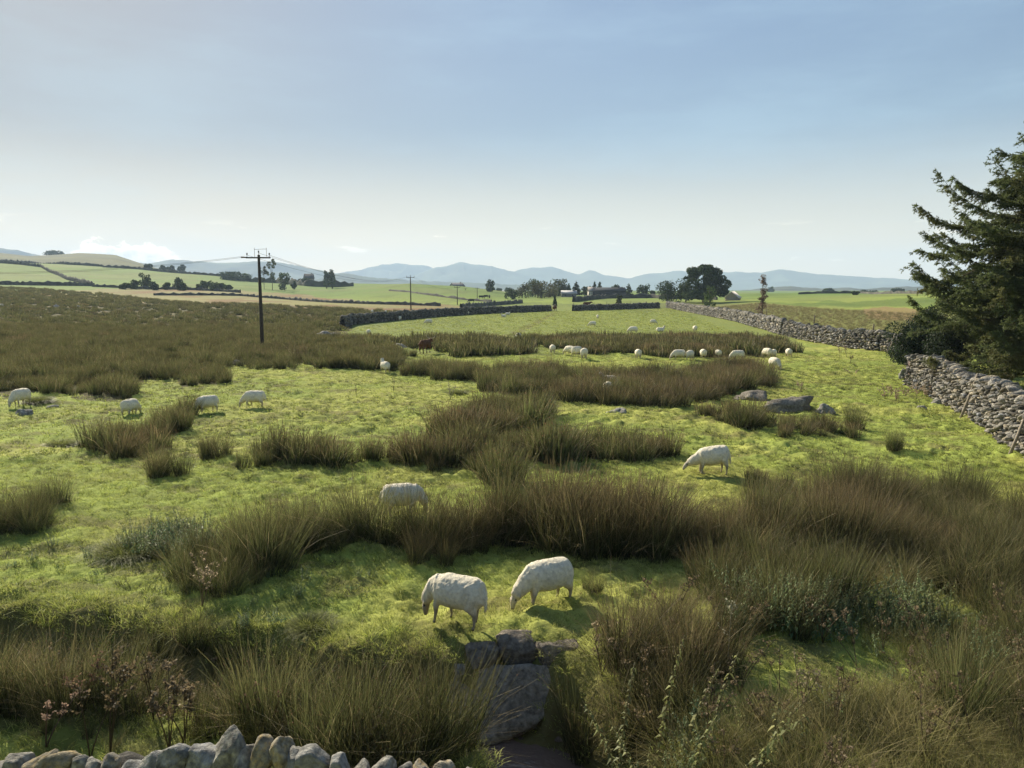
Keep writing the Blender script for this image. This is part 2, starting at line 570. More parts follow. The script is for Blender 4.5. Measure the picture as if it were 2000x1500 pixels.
for pl, k in (([(985, 662), (1030, 640), (1085, 610)], .55), ([(0, 838), (120, 815), (240, 800)], .5), ([(455, 775), (520, 760), (590, 738)], .5)):
    w = [W0(*p) for p in pl]
    d, _ = seg_dist(gx + .3 * wob, gy + .3 * wob, w)
    wd = .35 if pl[0][1] > 700 else 1.0
    c = cmix(c, (1 - sstep(wd * .4, wd, d)) * k, (.13, .11, .05))
dst = stream_d(gx, gy)
c = cmix(c, (1 - sstep(.8, 1.5, dst)) * .9 * (r0 < 40), (.12, .065, .045))
c = cmix(c, (1 - sstep(1.0, 2.2, dst)) * .5 * (r0 < 40), (.10, .12, .035))
i, j = np.meshgrid(np.arange(len(RR) - 1), np.arange(len(AZ)), indexing='ij')
nA = len(AZ)
fq = np.stack([i * nA + j, (i + 1) * nA + j, (i + 1) * nA + (j + 1) % nA, i * nA + (j + 1) % nA], -1).reshape(-1, 4)[:, ::-1]
cen = len(gx)
gv = np.concatenate([np.stack([gx, gy, gzz], -1), [[0, 0, gz(0, 0)]]])
kk = np.arange(nA)
f3 = np.stack([kk * 0 + cen, (kk + 1) % nA, kk], -1)
M_GROUND = m_attr('ground_turf', .95, .05, .34, 2.2, .8, 11.0, detail=8, bdist=.05)
gme = mesh_np('ground', gv, (f3, fq), M_GROUND, np.concatenate([c, c[-1:]]), True)
ground = tag(ob('ground', gme), 'grassy field with brown marsh and far green slopes', 'ground', kind='structure')
print('ground faces', len(fq), 'normal', gme.polygons[5000].normal)

# stream water
v = np.array([(-38, 4.6, -1.0), (3.2, 4.6, -1.0), (3.2, 14.5, -1.0), (-38, 14.5, -1.0)])
m, n, l, b = mat('water', .04, 1.0)
b.inputs['Base Color'].default_value = (.16, .11, .09, 1)
b.inputs['Transmission Weight'].default_value = 0.0
wv = nd(n, l, 'ShaderNodeTexNoise', {'Scale': 9.0, 'Detail': 3.0})
geo = nd(n, l, 'ShaderNodeNewGeometry'); l.new(geo.outputs['Position'], wv.inputs['Vector'])
bp = nd(n, l, 'ShaderNodeBump', {'Height': wv.outputs[0], 'Strength': .6, 'Distance': .03}); l.new(bp.outputs[0], b.inputs['Normal'])
tag(ob('water', mesh_np('water', v, np.array([[0, 1, 2, 3]]), m)), 'dark stream water below the grassy bank', 'water', kind='structure')

# ------------------------------------------------------------------ mountains and hills
M_HILL = m_attr('moor', .95, .05, .25, .004, detail=6)


def ridge(name, label, line, r, depth, col, rough=.12, seed=0, cat='mountains', foot=None):
    px = np.linspace(line[0][0], line[-1][0], 260)
    row = np.interp(px, [p[0] for p in line], [p[1] for p in line]) + 1.3 * fbm(px / 30, px * 0, 5, seed, gain=.6)
    a = np.arctan((px - 1000) / F * cP)
    s = np.linspace(-1, 1, 41)
    P = np.zeros((len(px), len(s), 3)); C = np.zeros((len(px), len(s), 3))
    top = row_z(px, row, r)
    e = np.minimum(1, np.minimum(np.arange(len(px)), np.arange(len(px))[::-1]) / 12.0)
    top = top * (e * e * (3 - 2 * e))
    for k, t in enumerate(s):
        rr = r + t * depth
        x, y = rr * np.sin(a), rr * np.cos(a)
        prof = (1 - abs(t)) ** 1.15
        nz = rough * (abs(t) > .01) * (1 - abs(t)) * 2.2 * np.abs(fbm(x / (depth * .35), y / (depth * .35), 4, seed + 5)) * min(1, abs(t) * 5)
        P[:, k] = np.stack([x, y, -1.5 + (top + 1.5) * np.clip(prof - nz, 0, 1)], -1)
        C[:, k] = np.asarray(col) * (1 + .35 * fbm(x / (depth * .2), y / (depth * .2), 3, seed + 9))[:, None]
    i, j = np.meshgrid(np.arange(len(px) - 1), np.arange(len(s) - 1), indexing='ij'); m_ = len(s)
    f = np.stack([i * m_ + j, (i + 1) * m_ + j, (i + 1) * m_ + j + 1, i * m_ + j + 1], -1).reshape(-1, 4)
    o = ob(name, mesh_np(name, P.reshape(-1, 3), f, M_HILL, C.reshape(-1, 3), True))
    tag(o, label, cat, kind='structure')
    return o


ridge('mountains', 'palest far mountain with cloud on its summit', [(560, 562), (640, 538), (700, 527), (722, 521), (750, 516), (775, 514), (800, 516), (825, 517), (850, 526), (880, 534), (960, 545), (1040, 562)], 7900, 700, (.09, .11, .07), seed=3)
ridge('mountains', 'broad blue mountain in the middle of the horizon', [(760, 566), (800, 541), (850, 524), (880, 517), (905, 513), (930, 516), (960, 519), (1000, 530), (1050, 542), (1120, 556), (1200, 566)], 6900, 800, (.09, .11, .07), seed=11)
ridge('mountains', 'chain of blue peaks right of the middle', [(940, 560), (1000, 530), (1035, 523), (1075, 521), (1095, 526), (1130, 536), (1150, 529), (1160, 529), (1180, 538), (1230, 543), (1260, 536), (1290, 531), (1340, 530), (1410, 531), (1480, 533), (1505, 528), (1525, 527), (1560, 531), (1620, 536), (1680, 541), (1770, 545), (1830, 545), (1900, 552), (2100, 560), (2500, 570)], 7300, 900, (.09, .11, .07), seed=23)
ridge('hills', 'long blue hill on the left horizon behind the pole', [(-700, 470), (-200, 474), (0, 485), (40, 489), (80, 497), (110, 505), (180, 512), (260, 513), (300, 513), (340, 508), (400, 511), (450, 512), (500, 509), (540, 513), (570, 516), (600, 522), (640, 531), (700, 540), (780, 549), (860, 556), (960, 562), (1060, 567)], 5200, 700, (.09, .11, .06), seed=31, cat='hills')
ridge('hills', 'low dark foothill in front of the palest mountain', [(560, 562), (620, 545), (665, 532), (700, 538), (740, 543), (800, 547), (860, 549), (930, 552), (1000, 556), (1100, 561), (1200, 567)], 3800, 500, (.07, .085, .05), seed=37, cat='hills')
ridge('hills', 'low dark moorland rise on the right horizon', [(1380, 574), (1440, 568), (1480, 563), (1550, 560), (1620, 563), (1700, 564), (1780, 560), (1880, 558), (2000, 556), (2400, 552)], 2500, 400, (.075, .075, .05), seed=43, cat='hills')
# ------------------------------------------------------------------ blades, tufts and clumps
def blades(n, R, h, w, lean, curve, c0, c1, c2, segs=3, tipw=.25, hj=.25, seed=0, up=0.0, cj=.2, headp=0.0, headc=(.2, .1, .05)):
    """n curved ribbons rooted in a disc of radius R; colour runs c0 (foot) - c1 (middle) - c2 (tip)"""
    r = np.random.default_rng(seed)
    rad = R * np.sqrt(r.uniform(0, 1, n)); th = r.uniform(0, 2 * math.pi, n)
    ox, oy = rad * np.cos(th), rad * np.sin(th)
    hh = h * (1 - hj * r.uniform(0, 1, n) ** 1.3)
    dirs = th + r.normal(0, .8, n)
    ln = lean * (.25 + .75 * rad / max(R, 1e-6)) * r.uniform(.4, 1.4, n)
    cv = curve * r.uniform(.2, 1.5, n)
    fac = r.uniform(0, 2 * math.pi, n); fx, fy = np.cos(fac), np.sin(fac)
    V, C = [], []
    cs = (1 + cj * r.normal(0, 1, n))[:, None].clip(.5, 1.6)
    for k in range(segs + 1):
        t = k / segs
        out = (ln * t + cv * t * t) * hh
        zz = hh * (t - .35 * (ln + cv) ** 2 * t * t)
        x, y = ox + np.cos(dirs) * out, oy + np.sin(dirs) * out
        ww = w * (1 - (1 - tipw) * t) * .5
        V.append(np.stack([x - fx * ww, y - fy * ww, zz - .03], -1)); V.append(np.stack([x + fx * ww, y + fy * ww, zz - .03], -1))
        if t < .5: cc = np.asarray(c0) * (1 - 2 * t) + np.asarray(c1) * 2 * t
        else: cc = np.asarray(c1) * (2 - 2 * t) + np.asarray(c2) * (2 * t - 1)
        C += [cs * cc, cs * cc]
    v = np.stack(V, 1).reshape(-1, 3); c = np.stack(C, 1).reshape(-1, 3)
    m = 2 * (segs + 1); b0 = np.arange(n)[:, None] * m
    f = np.concatenate([b0 + np.array([2 * k, 2 * k + 1, 2 * k + 3, 2 * k + 2]) for k in range(segs)])
    bag = Bag(); bag.add(v, f, c)
    if headp > 0:      # small brown seed clusters a little below the tips
        sel = np.nonzero(r.uniform(0, 1, n) < headp)[0]
        t = r.uniform(.72, .93, len(sel)); s_ = sel
        out = (ln[s_] * t + cv[s_] * t * t) * hh[s_]; zz = hh[s_] * (t - .35 * (ln[s_] + cv[s_]) ** 2 * t * t)
        p = np.stack([ox[s_] + np.cos(dirs[s_]) * out, oy[s_] + np.sin(dirs[s_]) * out, zz - .03], -1)
        q = w * 2.2
        leafq(bag, p, np.full(len(sel), q), headc, r)
    return bag


def leafq(bag, p, size, col, r, flat=0.0, aspect=.55, cj=.2, droop=None):
    """one folded leaf (two triangles sharing a ridge) at every point of p"""
    n = len(p)
    if n == 0: return
    d = r.normal(size=(n, 3)); d[:, 2] *= (1 - flat)
    if droop is not None: d[:, 2] = -np.abs(d[:, 2]) * droop
    d /= np.linalg.norm(d, axis=1)[:, None] + 1e-9
    e = np.cross(d, r.normal(size=(n, 3)) * (1, 1, .4) + (0, 0, .3)); e /= np.linalg.norm(e, axis=1)[:, None] + 1e-9
    s = np.asarray(size)[:, None]
    a = p - d * s * .5; b = p + d * s * .5
    v = np.stack([a, p + e * s * aspect * .5, b, p - e * s * aspect * .5], 1).reshape(-1, 3)
    k = np.arange(n)[:, None] * 4
    cc = np.empty((n, 3)); cc[:] = col
    cc = cc * (1 + cj * r.normal(size=(n, 1))).clip(.4, 1.8)
    bag.add(v, k + np.array([0, 1, 2, 3]), np.repeat(cc, 4, 0))


def variants(prefix, makers, material):
    """meshes kept outside the scene, scattered by geometry nodes in objects of kind stuff"""
    col = bpy.data.collections.new(prefix)
    for i, mk in enumerate(makers):
        me = mk.mesh(prefix, material)
        o = bpy.data.objects.new('%s_%02d' % (prefix, i), me); col.objects.link(o)
    return col


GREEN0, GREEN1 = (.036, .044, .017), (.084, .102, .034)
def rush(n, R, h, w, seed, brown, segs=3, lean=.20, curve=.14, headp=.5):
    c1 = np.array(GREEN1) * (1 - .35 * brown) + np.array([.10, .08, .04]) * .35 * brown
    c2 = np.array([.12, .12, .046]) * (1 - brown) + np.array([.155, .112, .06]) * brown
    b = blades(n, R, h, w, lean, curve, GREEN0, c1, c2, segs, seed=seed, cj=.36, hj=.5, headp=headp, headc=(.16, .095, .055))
    # last year's dead straw coloured stems among the green ones
    b2 = blades(max(6, n // 6), R * 1.1, h * .9, w * .9, lean * 2.2, curve * 2.5, (.13, .11, .06), (.26, .21, .11), (.34, .28, .16), segs, seed=seed + 500, cj=.25, hj=.6)
    b.f4 += [f + b.n for f in b2.f4]; b.v += b2.v; b.c += b2.c; b.n += b2.n
    return b


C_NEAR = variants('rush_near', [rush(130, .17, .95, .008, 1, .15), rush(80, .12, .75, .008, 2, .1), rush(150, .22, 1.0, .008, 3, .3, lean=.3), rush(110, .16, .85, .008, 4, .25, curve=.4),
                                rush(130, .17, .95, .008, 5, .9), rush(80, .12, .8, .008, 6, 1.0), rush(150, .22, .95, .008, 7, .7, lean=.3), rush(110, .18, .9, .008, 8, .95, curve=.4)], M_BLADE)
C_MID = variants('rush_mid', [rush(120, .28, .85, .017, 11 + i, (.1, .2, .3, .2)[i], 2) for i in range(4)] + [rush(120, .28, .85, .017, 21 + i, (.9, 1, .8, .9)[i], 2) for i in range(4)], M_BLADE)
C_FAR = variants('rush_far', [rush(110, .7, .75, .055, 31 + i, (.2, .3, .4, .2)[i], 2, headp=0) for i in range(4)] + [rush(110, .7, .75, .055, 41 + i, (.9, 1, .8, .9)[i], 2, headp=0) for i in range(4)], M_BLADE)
TURF0, TURF1, TURF2 = (.13, .17, .035), (.37, .42, .09), (.52, .52, .16)
def turf(n, R, h, w, seed, dry=0.0):
    k = np.array([.42, .37, .15])
    return blades(n, R, h, w, .8, .5, TURF0, np.array(TURF1) * (1 - dry) + k * dry, np.array(TURF2) * (1 - dry) + k * dry * 1.1, 2, seed=seed, cj=.22)
C_TURF = variants('turf', [turf(46, .17, .055, .009, 51), turf(46, .17, .07, .009, 52), turf(50, .17, .045, .010, 53), turf(40, .15, .10, .009, 54, .2), turf(44, .17, .06, .009, 55, .45), turf(30, .10, .16, .008, 56, .1)], M_BLADE)
C_TURFM = variants('turf_mid', [turf(40, .34, .07, .028, 61), turf(40, .34, .085, .028, 62), turf(40, .34, .07, .03, 63, .35), turf(36, .3, .12, .028, 64, .2)], M_BLADE)


def wildgrass(seed, n=90, h=1.0, straw=.6, lean=.5):
    c1 = np.array([.16, .16, .05]) * (1 - straw) + np.array([.24, .20, .095]) * straw
    b = blades(n, .25, h, .008, lean, .5, (.07, .07, .03), c1, c1 * 1.25, 3, seed=seed, headp=.0)
    b2 = blades(n // 3, .22, h * 1.15, .006, lean * .8, .35, (.1, .09, .04), c1 * 1.1, c1 * 1.4, 3, seed=seed + 1, headp=.9, headc=(.33, .24, .14), hj=.35)
    b.f4 += [f + b.n for f in b2.f4]; b.v += b2.v; b.c += b2.c; b.n += b2.n
    return b


C_WILD = variants('wild_grass', [wildgrass(71, 90, .75, .3), wildgrass(72, 80, .85, .7), wildgrass(73, 100, .65, .5, .8), wildgrass(74, 90, .8, .9, .7), wildgrass(75, 90, .6, .1)], M_BLADE)


def nettle_geo(seed, h=.95, stems=5, spread=.16, green=(.10, .15, .05), leaf=.058, heads=True):
    r = np.random.default_rng(seed); b = Bag()
    for s in range(stems):
        x, y = r.normal(0, spread, 2); hh = h * r.uniform(.7, 1.05); lx, ly = r.normal(0, .13, 2)
        t = np.linspace(0, 1, 6)
        P = np.stack([x + lx * t * t * hh * 2, y + ly * t * t * hh * 2, hh * t], -1)
        add_sweep(b, P, np.linspace(.006, .003, 6), n=4, col=(.16, .15, .07))
        nn = int(hh / .055)
        for k in range(2, nn):
            tt = k / nn; p = np.array([x + lx * tt * tt * hh * 2, y + ly * tt * tt * hh * 2, hh * tt])
            sz = leaf * (1.15 - .75 * tt) * r.uniform(.6, 1.3); a0 = k * 1.57 + r.uniform(-.7, .7)
            for q in range(2):
                a = a0 + q * math.pi; d = np.array([math.cos(a), math.sin(a), r.uniform(-1.1, .1)]); e = np.array([-math.sin(a), math.cos(a), 0])
                vv = [p, p + d * sz * .5 + e * sz * .34 + (0, 0, .012), p + d * sz * 1.25 - (0, 0, .02), p + d * sz * .5 - e * sz * .34 + (0, 0, .012)]
                b.add(vv, [[0, 1, 2, 3]], np.array(green) * r.uniform(.75, 1.35))
            if heads and tt > .45:
                pts = p + r.normal(0, .018, (5, 3)) + (0, 0, -.015)
                leafq(b, pts, np.full(5, .022), (.22, .21, .10), r)
    return b


C_NETTLE = variants('nettle', [nettle_geo(81, .9, 7, .14, (.17, .23, .10), .07), nettle_geo(82, .75, 8, .16, (.14, .21, .10), .075), nettle_geo(83, 1.0, 7, .14, (.18, .23, .10), .065), nettle_geo(84, .65, 9, .2, (.13, .21, .10), .08), nettle_geo(85, .9, 7, .15, (.22, .24, .08), .06)], M_LEAF)
C_DOCK = None
C_HERB = variants('herb', [nettle_geo(91 + i, (.35, .5, .28, .6)[i], 9, .16, ((.12, .20, .08), (.16, .22, .09), (.10, .18, .06), (.17, .23, .11))[i], .075, False) for i in range(4)], M_LEAF)

_gn = {}
def gn_group(coll):
    if coll.name in _gn: return _gn[coll.name]
    g = bpy.data.node_groups.new('scatter_' + coll.name, 'GeometryNodeTree')
    g.interface.new_socket('Geometry', in_out='INPUT', socket_type='NodeSocketGeometry')
    g.interface.new_socket('Geometry', in_out='OUTPUT', socket_type='NodeSocketGeometry')
    N, L = g.nodes, g.links
    gi, go = N.new('NodeGroupInput'), N.new('NodeGroupOutput')
    ci = N.new('GeometryNodeCollectionInfo'); ci.inputs[0].default_value = coll; ci.inputs[1].default_value = True; ci.inputs[2].default_value = True
    ip = N.new('GeometryNodeInstanceOnPoints'); ip.inputs['Pick Instance'].default_value = True
    def na(nm, t):
        a = N.new('GeometryNodeInputNamedAttribute'); a.data_type = t; a.inputs[0].default_value = nm
        return a.outputs[0]
    L.new(gi.outputs[0], ip.inputs['Points']); L.new(ci.outputs[0], ip.inputs['Instance'])
    L.new(na('idx', 'INT'), ip.inputs['Instance Index']); L.new(na('rot', 'FLOAT_VECTOR'), ip.inputs['Rotation']); L.new(na('scl', 'FLOAT_VECTOR'), ip.inputs['Scale'])
    L.new(ip.outputs[0], go.inputs[0])
    _gn[coll.name] = g
    return g


def stuff(name, label, cat, xs, ys, idx, scl, coll, tilt=.12, wind=.14, dz=0.0):
    n = len(xs)
    if n == 0: print('EMPTY stuff', name, label); return None
    z = ground_z(xs, ys) + dz
    me = bpy.data.meshes.new(name); me.vertices.add(n)
    me.vertices.foreach_set('co', np.stack([xs, ys, z], -1).astype(np.float32).ravel())
    a = me.attributes.new('idx', 'INT', 'POINT'); a.data.foreach_set('value', np.asarray(idx, np.int32))
    rot = np.stack([rng.normal(0, tilt, n), rng.normal(wind, tilt, n), rng.uniform(0, 6.283, n) if not wind else rng.normal(0, .6, n)], -1)
    a = me.attributes.new('rot', 'FLOAT_VECTOR', 'POINT'); a.data.foreach_set('vector', rot.astype(np.float32).ravel())
    s = np.asarray(scl)
    if s.ndim == 1: s = np.stack([s * rng.uniform(.85, 1.15, n), s * rng.uniform(.85, 1.15, n), s * rng.uniform(.85, 1.15, n)], -1)
    a = me.attributes.new('scl', 'FLOAT_VECTOR', 'POINT'); a.data.foreach_set('vector', s.astype(np.float32).ravel())
    o = ob(name, me)
    md = o.modifiers.new('scatter', 'NODES'); md.node_group = gn_group(coll)
    tag(o, label, cat, kind='stuff')
    return o


SINK = 0


# keep-out discs (x, y, radius) for animals and rocks, filled before scattering
KEEP = []


def scatter_poly(poly, step, jitter=.5, edge=.4, keep=True, world=False, far=400):
    P = poly if world else [W0(*p) for p in poly]
    xs = [p[0] for p in P]; ys = [p[1] for p in P]
    X, Y = np.meshgrid(np.arange(min(xs) - step, max(xs) + step, step), np.arange(min(ys) - step, max(ys) + step, step))
    X = X.ravel() + rng.uniform(-jitter, jitter, X.size) * step; Y = Y.ravel() + rng.uniform(-jitter, jitter, Y.size) * step
    ex, ey = X + edge * fbm(X / 1.1, Y / 1.1, 2, 77), Y + edge * fbm(X / 1.1 + 40, Y / 1.1, 2, 78)
    m = inpoly(ex, ey, P) & (np.hypot(X, Y) < far)
    X, Y = X[m], Y[m]
    if keep:
        m = stream_d(X, Y) > .55
        for kx, ky, kr in KEEP: m &= np.hypot(X - kx, Y - ky) > kr
        X, Y = X[m], Y[m]
    return X, Y
# ------------------------------------------------------------------ sheep and cattle
def remeshed(name, bag_fn, voxel, smooth, material, colour_fn, bumpy=0.0, seed=0):
    b = Bag(); bag_fn(b)
    me0 = b.mesh('tmp', None)
    o = bpy.data.objects.new('tmp', me0); scene.collection.objects.link(o)
    rm = o.modifiers.new('r', 'REMESH'); rm.mode = 'VOXEL'; rm.voxel_size = voxel
    sm = o.modifiers.new('s', 'SMOOTH'); sm.iterations = smooth; sm.factor = .5
    dg = bpy.context.evaluated_depsgraph_get(); dg.update()
    me = bpy.data.meshes.new_from_object(o.evaluated_get(dg))
    bpy.data.objects.remove(o); bpy.data.meshes.remove(me0)
    me.name = name
    n = len(me.vertices); co = np.empty(n * 3, np.float32); me.vertices.foreach_get('co', co); co = co.reshape(-1, 3).astype(float)
    if bumpy:
        no = np.empty(n * 3, np.float32); me.vertex_normals.foreach_get('vector', no); no = no.reshape(-1, 3)
        w = colour_fn(co)[1]
        d = bumpy * fbm(co[:, 0] / .05, co[:, 1] / .05, 2, seed, co[:, 2] / .05) + bumpy * 1.3 * fbm(co[:, 0] / .16, co[:, 1] / .16, 1, seed + 4, co[:, 2] / .16)
        co2 = co + no * (d * w)[:, None]
        me.vertices.foreach_set('co', co2.astype(np.float32).ravel())
    col = colour_fn(co)[0]
    at = me.color_attributes.new('Col', 'FLOAT_COLOR', 'POINT')
    c = np.ones((n, 4), np.float32); c[:, :3] = col; at.data.foreach_set('color', c.ravel())
    me.polygons.foreach_set('use_smooth', np.ones(len(me.polygons), bool))
    me.materials.clear(); me.materials.append(material); me.update()
    return me


def sheep_mesh(pose, seed=0, voxel=.016):
    """faces +X, feet on z = 0; pose: graze, graze_in, kneel, stand, lie"""
    dz = -.24 if pose == 'lie' else 0.0
    pitch = .14 if pose == 'kneel' else 0.0
    if pose == 'graze_in': neck = [(.30, 0, .50), (.46, 0, .45), (.56, 0, .33), (.59, 0, .24)]; head = [(.575, 0, .27), (.60, 0, .17), (.605, 0, .08), (.60, 0, .03)]
    elif pose == 'graze': neck = [(.30, 0, .50), (.48, 0, .40), (.62, 0, .29), (.69, 0, .22)]; head = [(.67, 0, .26), (.715, 0, .17), (.735, 0, .085), (.735, 0, .03)]
    elif pose == 'kneel': neck = [(.30, 0, .44), (.46, 0, .37), (.62, 0, .31), (.72, 0, .27)]; head = [(.69, 0, .30), (.78, 0, .22), (.85, 0, .14), (.87, 0, .09)]
    elif pose == 'lie': neck = [(.28, 0, .28), (.38, 0, .38), (.44, 0, .50), (.46, 0, .55)]; head = [(.42, 0, .58), (.50, 0, .56), (.58, 0, .50), (.62, 0, .47)]
    else: neck = [(.28, 0, .52), (.38, 0, .62), (.45, 0, .74), (.47, 0, .80)]; head = [(.43, 0, .83), (.51, 0, .81), (.59, 0, .75), (.63, 0, .72)]
    bx = np.array([-.56, -.53, -.44, -.25, 0, .2, .33, .42, .45]); bz = np.array([.50, .49, .475, .465, .46, .465, .47, .465, .46])
    ry = np.array([.04, .14, .20, .225, .235, .215, .18, .12, .04]); rz = np.array([.05, .15, .205, .225, .235, .22, .195, .13, .05])

    def build(b):
        z = bz + dz - bx * pitch * .9 * (bx > -.6)
        add_sweep(b, np.stack([bx, bx * 0, z], -1), ry, rz, 18)
        add_sweep(b, [(-.42, 0, .50 + dz), (-.2, 0, .53 + dz), (.1, 0, .52 + dz), (.3, 0, .49 + dz - pitch * .3)], [.12, .17, .17, .12], [.14, .17, .16, .14], 14)
        add_sweep(b, neck, [.15, .125, .10, .085], [.19, .15, .115, .09], 12)
        add_sweep(b, head, [.058, .062, .042, .030], [.055, .066, .045, .030], 12)
        h0, h1 = np.array(head[0]), np.array(head[1]); hd = (h1 - h0) / np.linalg.norm(h1 - h0)
        for s in (-1, 1):       # ears stand out sideways
            e0 = h0 + hd * .02 + (0, s * .045, .02)
            add_sweep(b, [e0, e0 + (-.01, s * .055, .006), e0 + (-.015, s * .10, -.012)], [.020, .028, .012], [.012, .013, .010], 8, side=(1, 0, 0))
        sw = .12
        for s in (-1, 1):
            if pose == 'lie':
                add_sweep(b, [(.30, s * .12, .17), (.42, s * .12, .06), (.28, s * .12, .035)], [.06, .04, .03], None, 8)
                add_sweep(b, [(-.35, s * .17, .17), (-.16, s * .2, .07), (-.34, s * .2, .035)], [.12, .06, .03], None, 8)
                continue
            ph = s * (.03 + .03 * ((seed + (s > 0)) % 2))
            if pose == 'kneel':
                add_sweep(b, [(.25, s * sw, .36), (.30, s * sw, .16), (.32, s * sw, .045), (.20, s * sw, .03)], [.075, .04, .034, .024], None, 8)
            else:
                add_sweep(b, [(.27, s * .11, .42), (.28 + ph, s * sw, .27), (.27 + ph * 1.6, s * sw, .17), (.275 + ph * 2, s * sw, .06), (.295 + ph * 2, s * sw, .004)], [.085, .047, .030, .021, .028], [.10, .055, .034, .022, .030], 10)
            dz2 = .06 if pose == 'kneel' else 0
            add_sweep(b, [(-.38, s * .10, .45 + dz2), (-.33 - ph, s * .125, .33 + dz2), (-.41 - ph, s * sw, .22), (-.405 - ph, s * sw, .12), (-.40 - ph, s * sw, .055), (-.375 - ph, s * sw, .004)], [.115, .088, .042, .026, .022, .028], [.15, .115, .05, .030, .024, .032], 10)
        add_sweep(b, [(-.54, 0, .55 + dz), (-.585, .01, .44 + dz * .9), (-.59, .015, .32 + dz * .6), (-.585, .02, .24 + dz * .3)], [.035, .036, .032, .018], None, 8)

    H0 = np.array(head)

    def colour(co):
        x, y, z = co.T
        d = np.min([np.hypot(np.hypot(x - p[0], y), z - p[2]) for p in [tuple(H0[0] * (1 - t) + H0[-1] * t) for t in np.linspace(0.05, 1, 6)]], axis=0)
        face = 1 - sstep(.055, .085, d)
        leg = 1 - sstep(.20, .30, z - (.0 if pose != 'lie' else -.2)); leg = leg * (x < .55) * (np.abs(y) > .04)
        wool = np.clip(1 - face - leg, 0, 1)
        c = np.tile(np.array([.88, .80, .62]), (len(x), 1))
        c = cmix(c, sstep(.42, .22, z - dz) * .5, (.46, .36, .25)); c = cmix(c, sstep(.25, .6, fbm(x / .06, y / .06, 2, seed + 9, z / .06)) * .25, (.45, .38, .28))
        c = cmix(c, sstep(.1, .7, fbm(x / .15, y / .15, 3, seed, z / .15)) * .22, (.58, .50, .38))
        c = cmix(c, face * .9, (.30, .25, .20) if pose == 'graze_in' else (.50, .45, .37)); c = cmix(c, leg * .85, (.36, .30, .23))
        mz = 1 - sstep(.03, .06, np.sqrt((x - H0[-1][0]) ** 2 + y ** 2 + (z - H0[-1][2]) ** 2))
        c = cmix(c, mz, (.13, .10, .09))
        ey = 1 - sstep(.014, .022, np.sqrt((x - (H0[1][0] * .8 + H0[0][0] * .2)) ** 2 + (np.abs(y) - .055) ** 2 + (z - (H0[1][2] * .8 + H0[0][2] * .2) - .01) ** 2))
        c = cmix(c, ey, (.02, .02, .02))
        c = cmix(c, (1 - sstep(.02, .035, z)) * (leg > 0) * (pose != 'lie'), (.06, .05, .045))
        return c, np.clip(wool + .15, 0, 1)
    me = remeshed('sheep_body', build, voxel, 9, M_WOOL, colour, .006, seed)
    n = len(me.vertices); co = np.empty(n * 3, np.float32); me.vertices.foreach_get('co', co); co = co.reshape(-1, 3)
    co[:, 0] *= .80; co[:, 1] *= 1.04; co[:, 2] = np.where(co[:, 2] > .3, .3 + (co[:, 2] - .3) * 1.06, co[:, 2])
    me.vertices.foreach_set('co', co.ravel()); me.update()
    return me


def part_sheep(root, me):
    ob('sheep_body', me, root)


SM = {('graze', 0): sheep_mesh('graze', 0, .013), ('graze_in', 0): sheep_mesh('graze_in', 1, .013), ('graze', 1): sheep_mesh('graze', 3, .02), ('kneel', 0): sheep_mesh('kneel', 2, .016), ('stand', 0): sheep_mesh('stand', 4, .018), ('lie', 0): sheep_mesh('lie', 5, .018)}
GRZ = 'sheep grazing in the field'
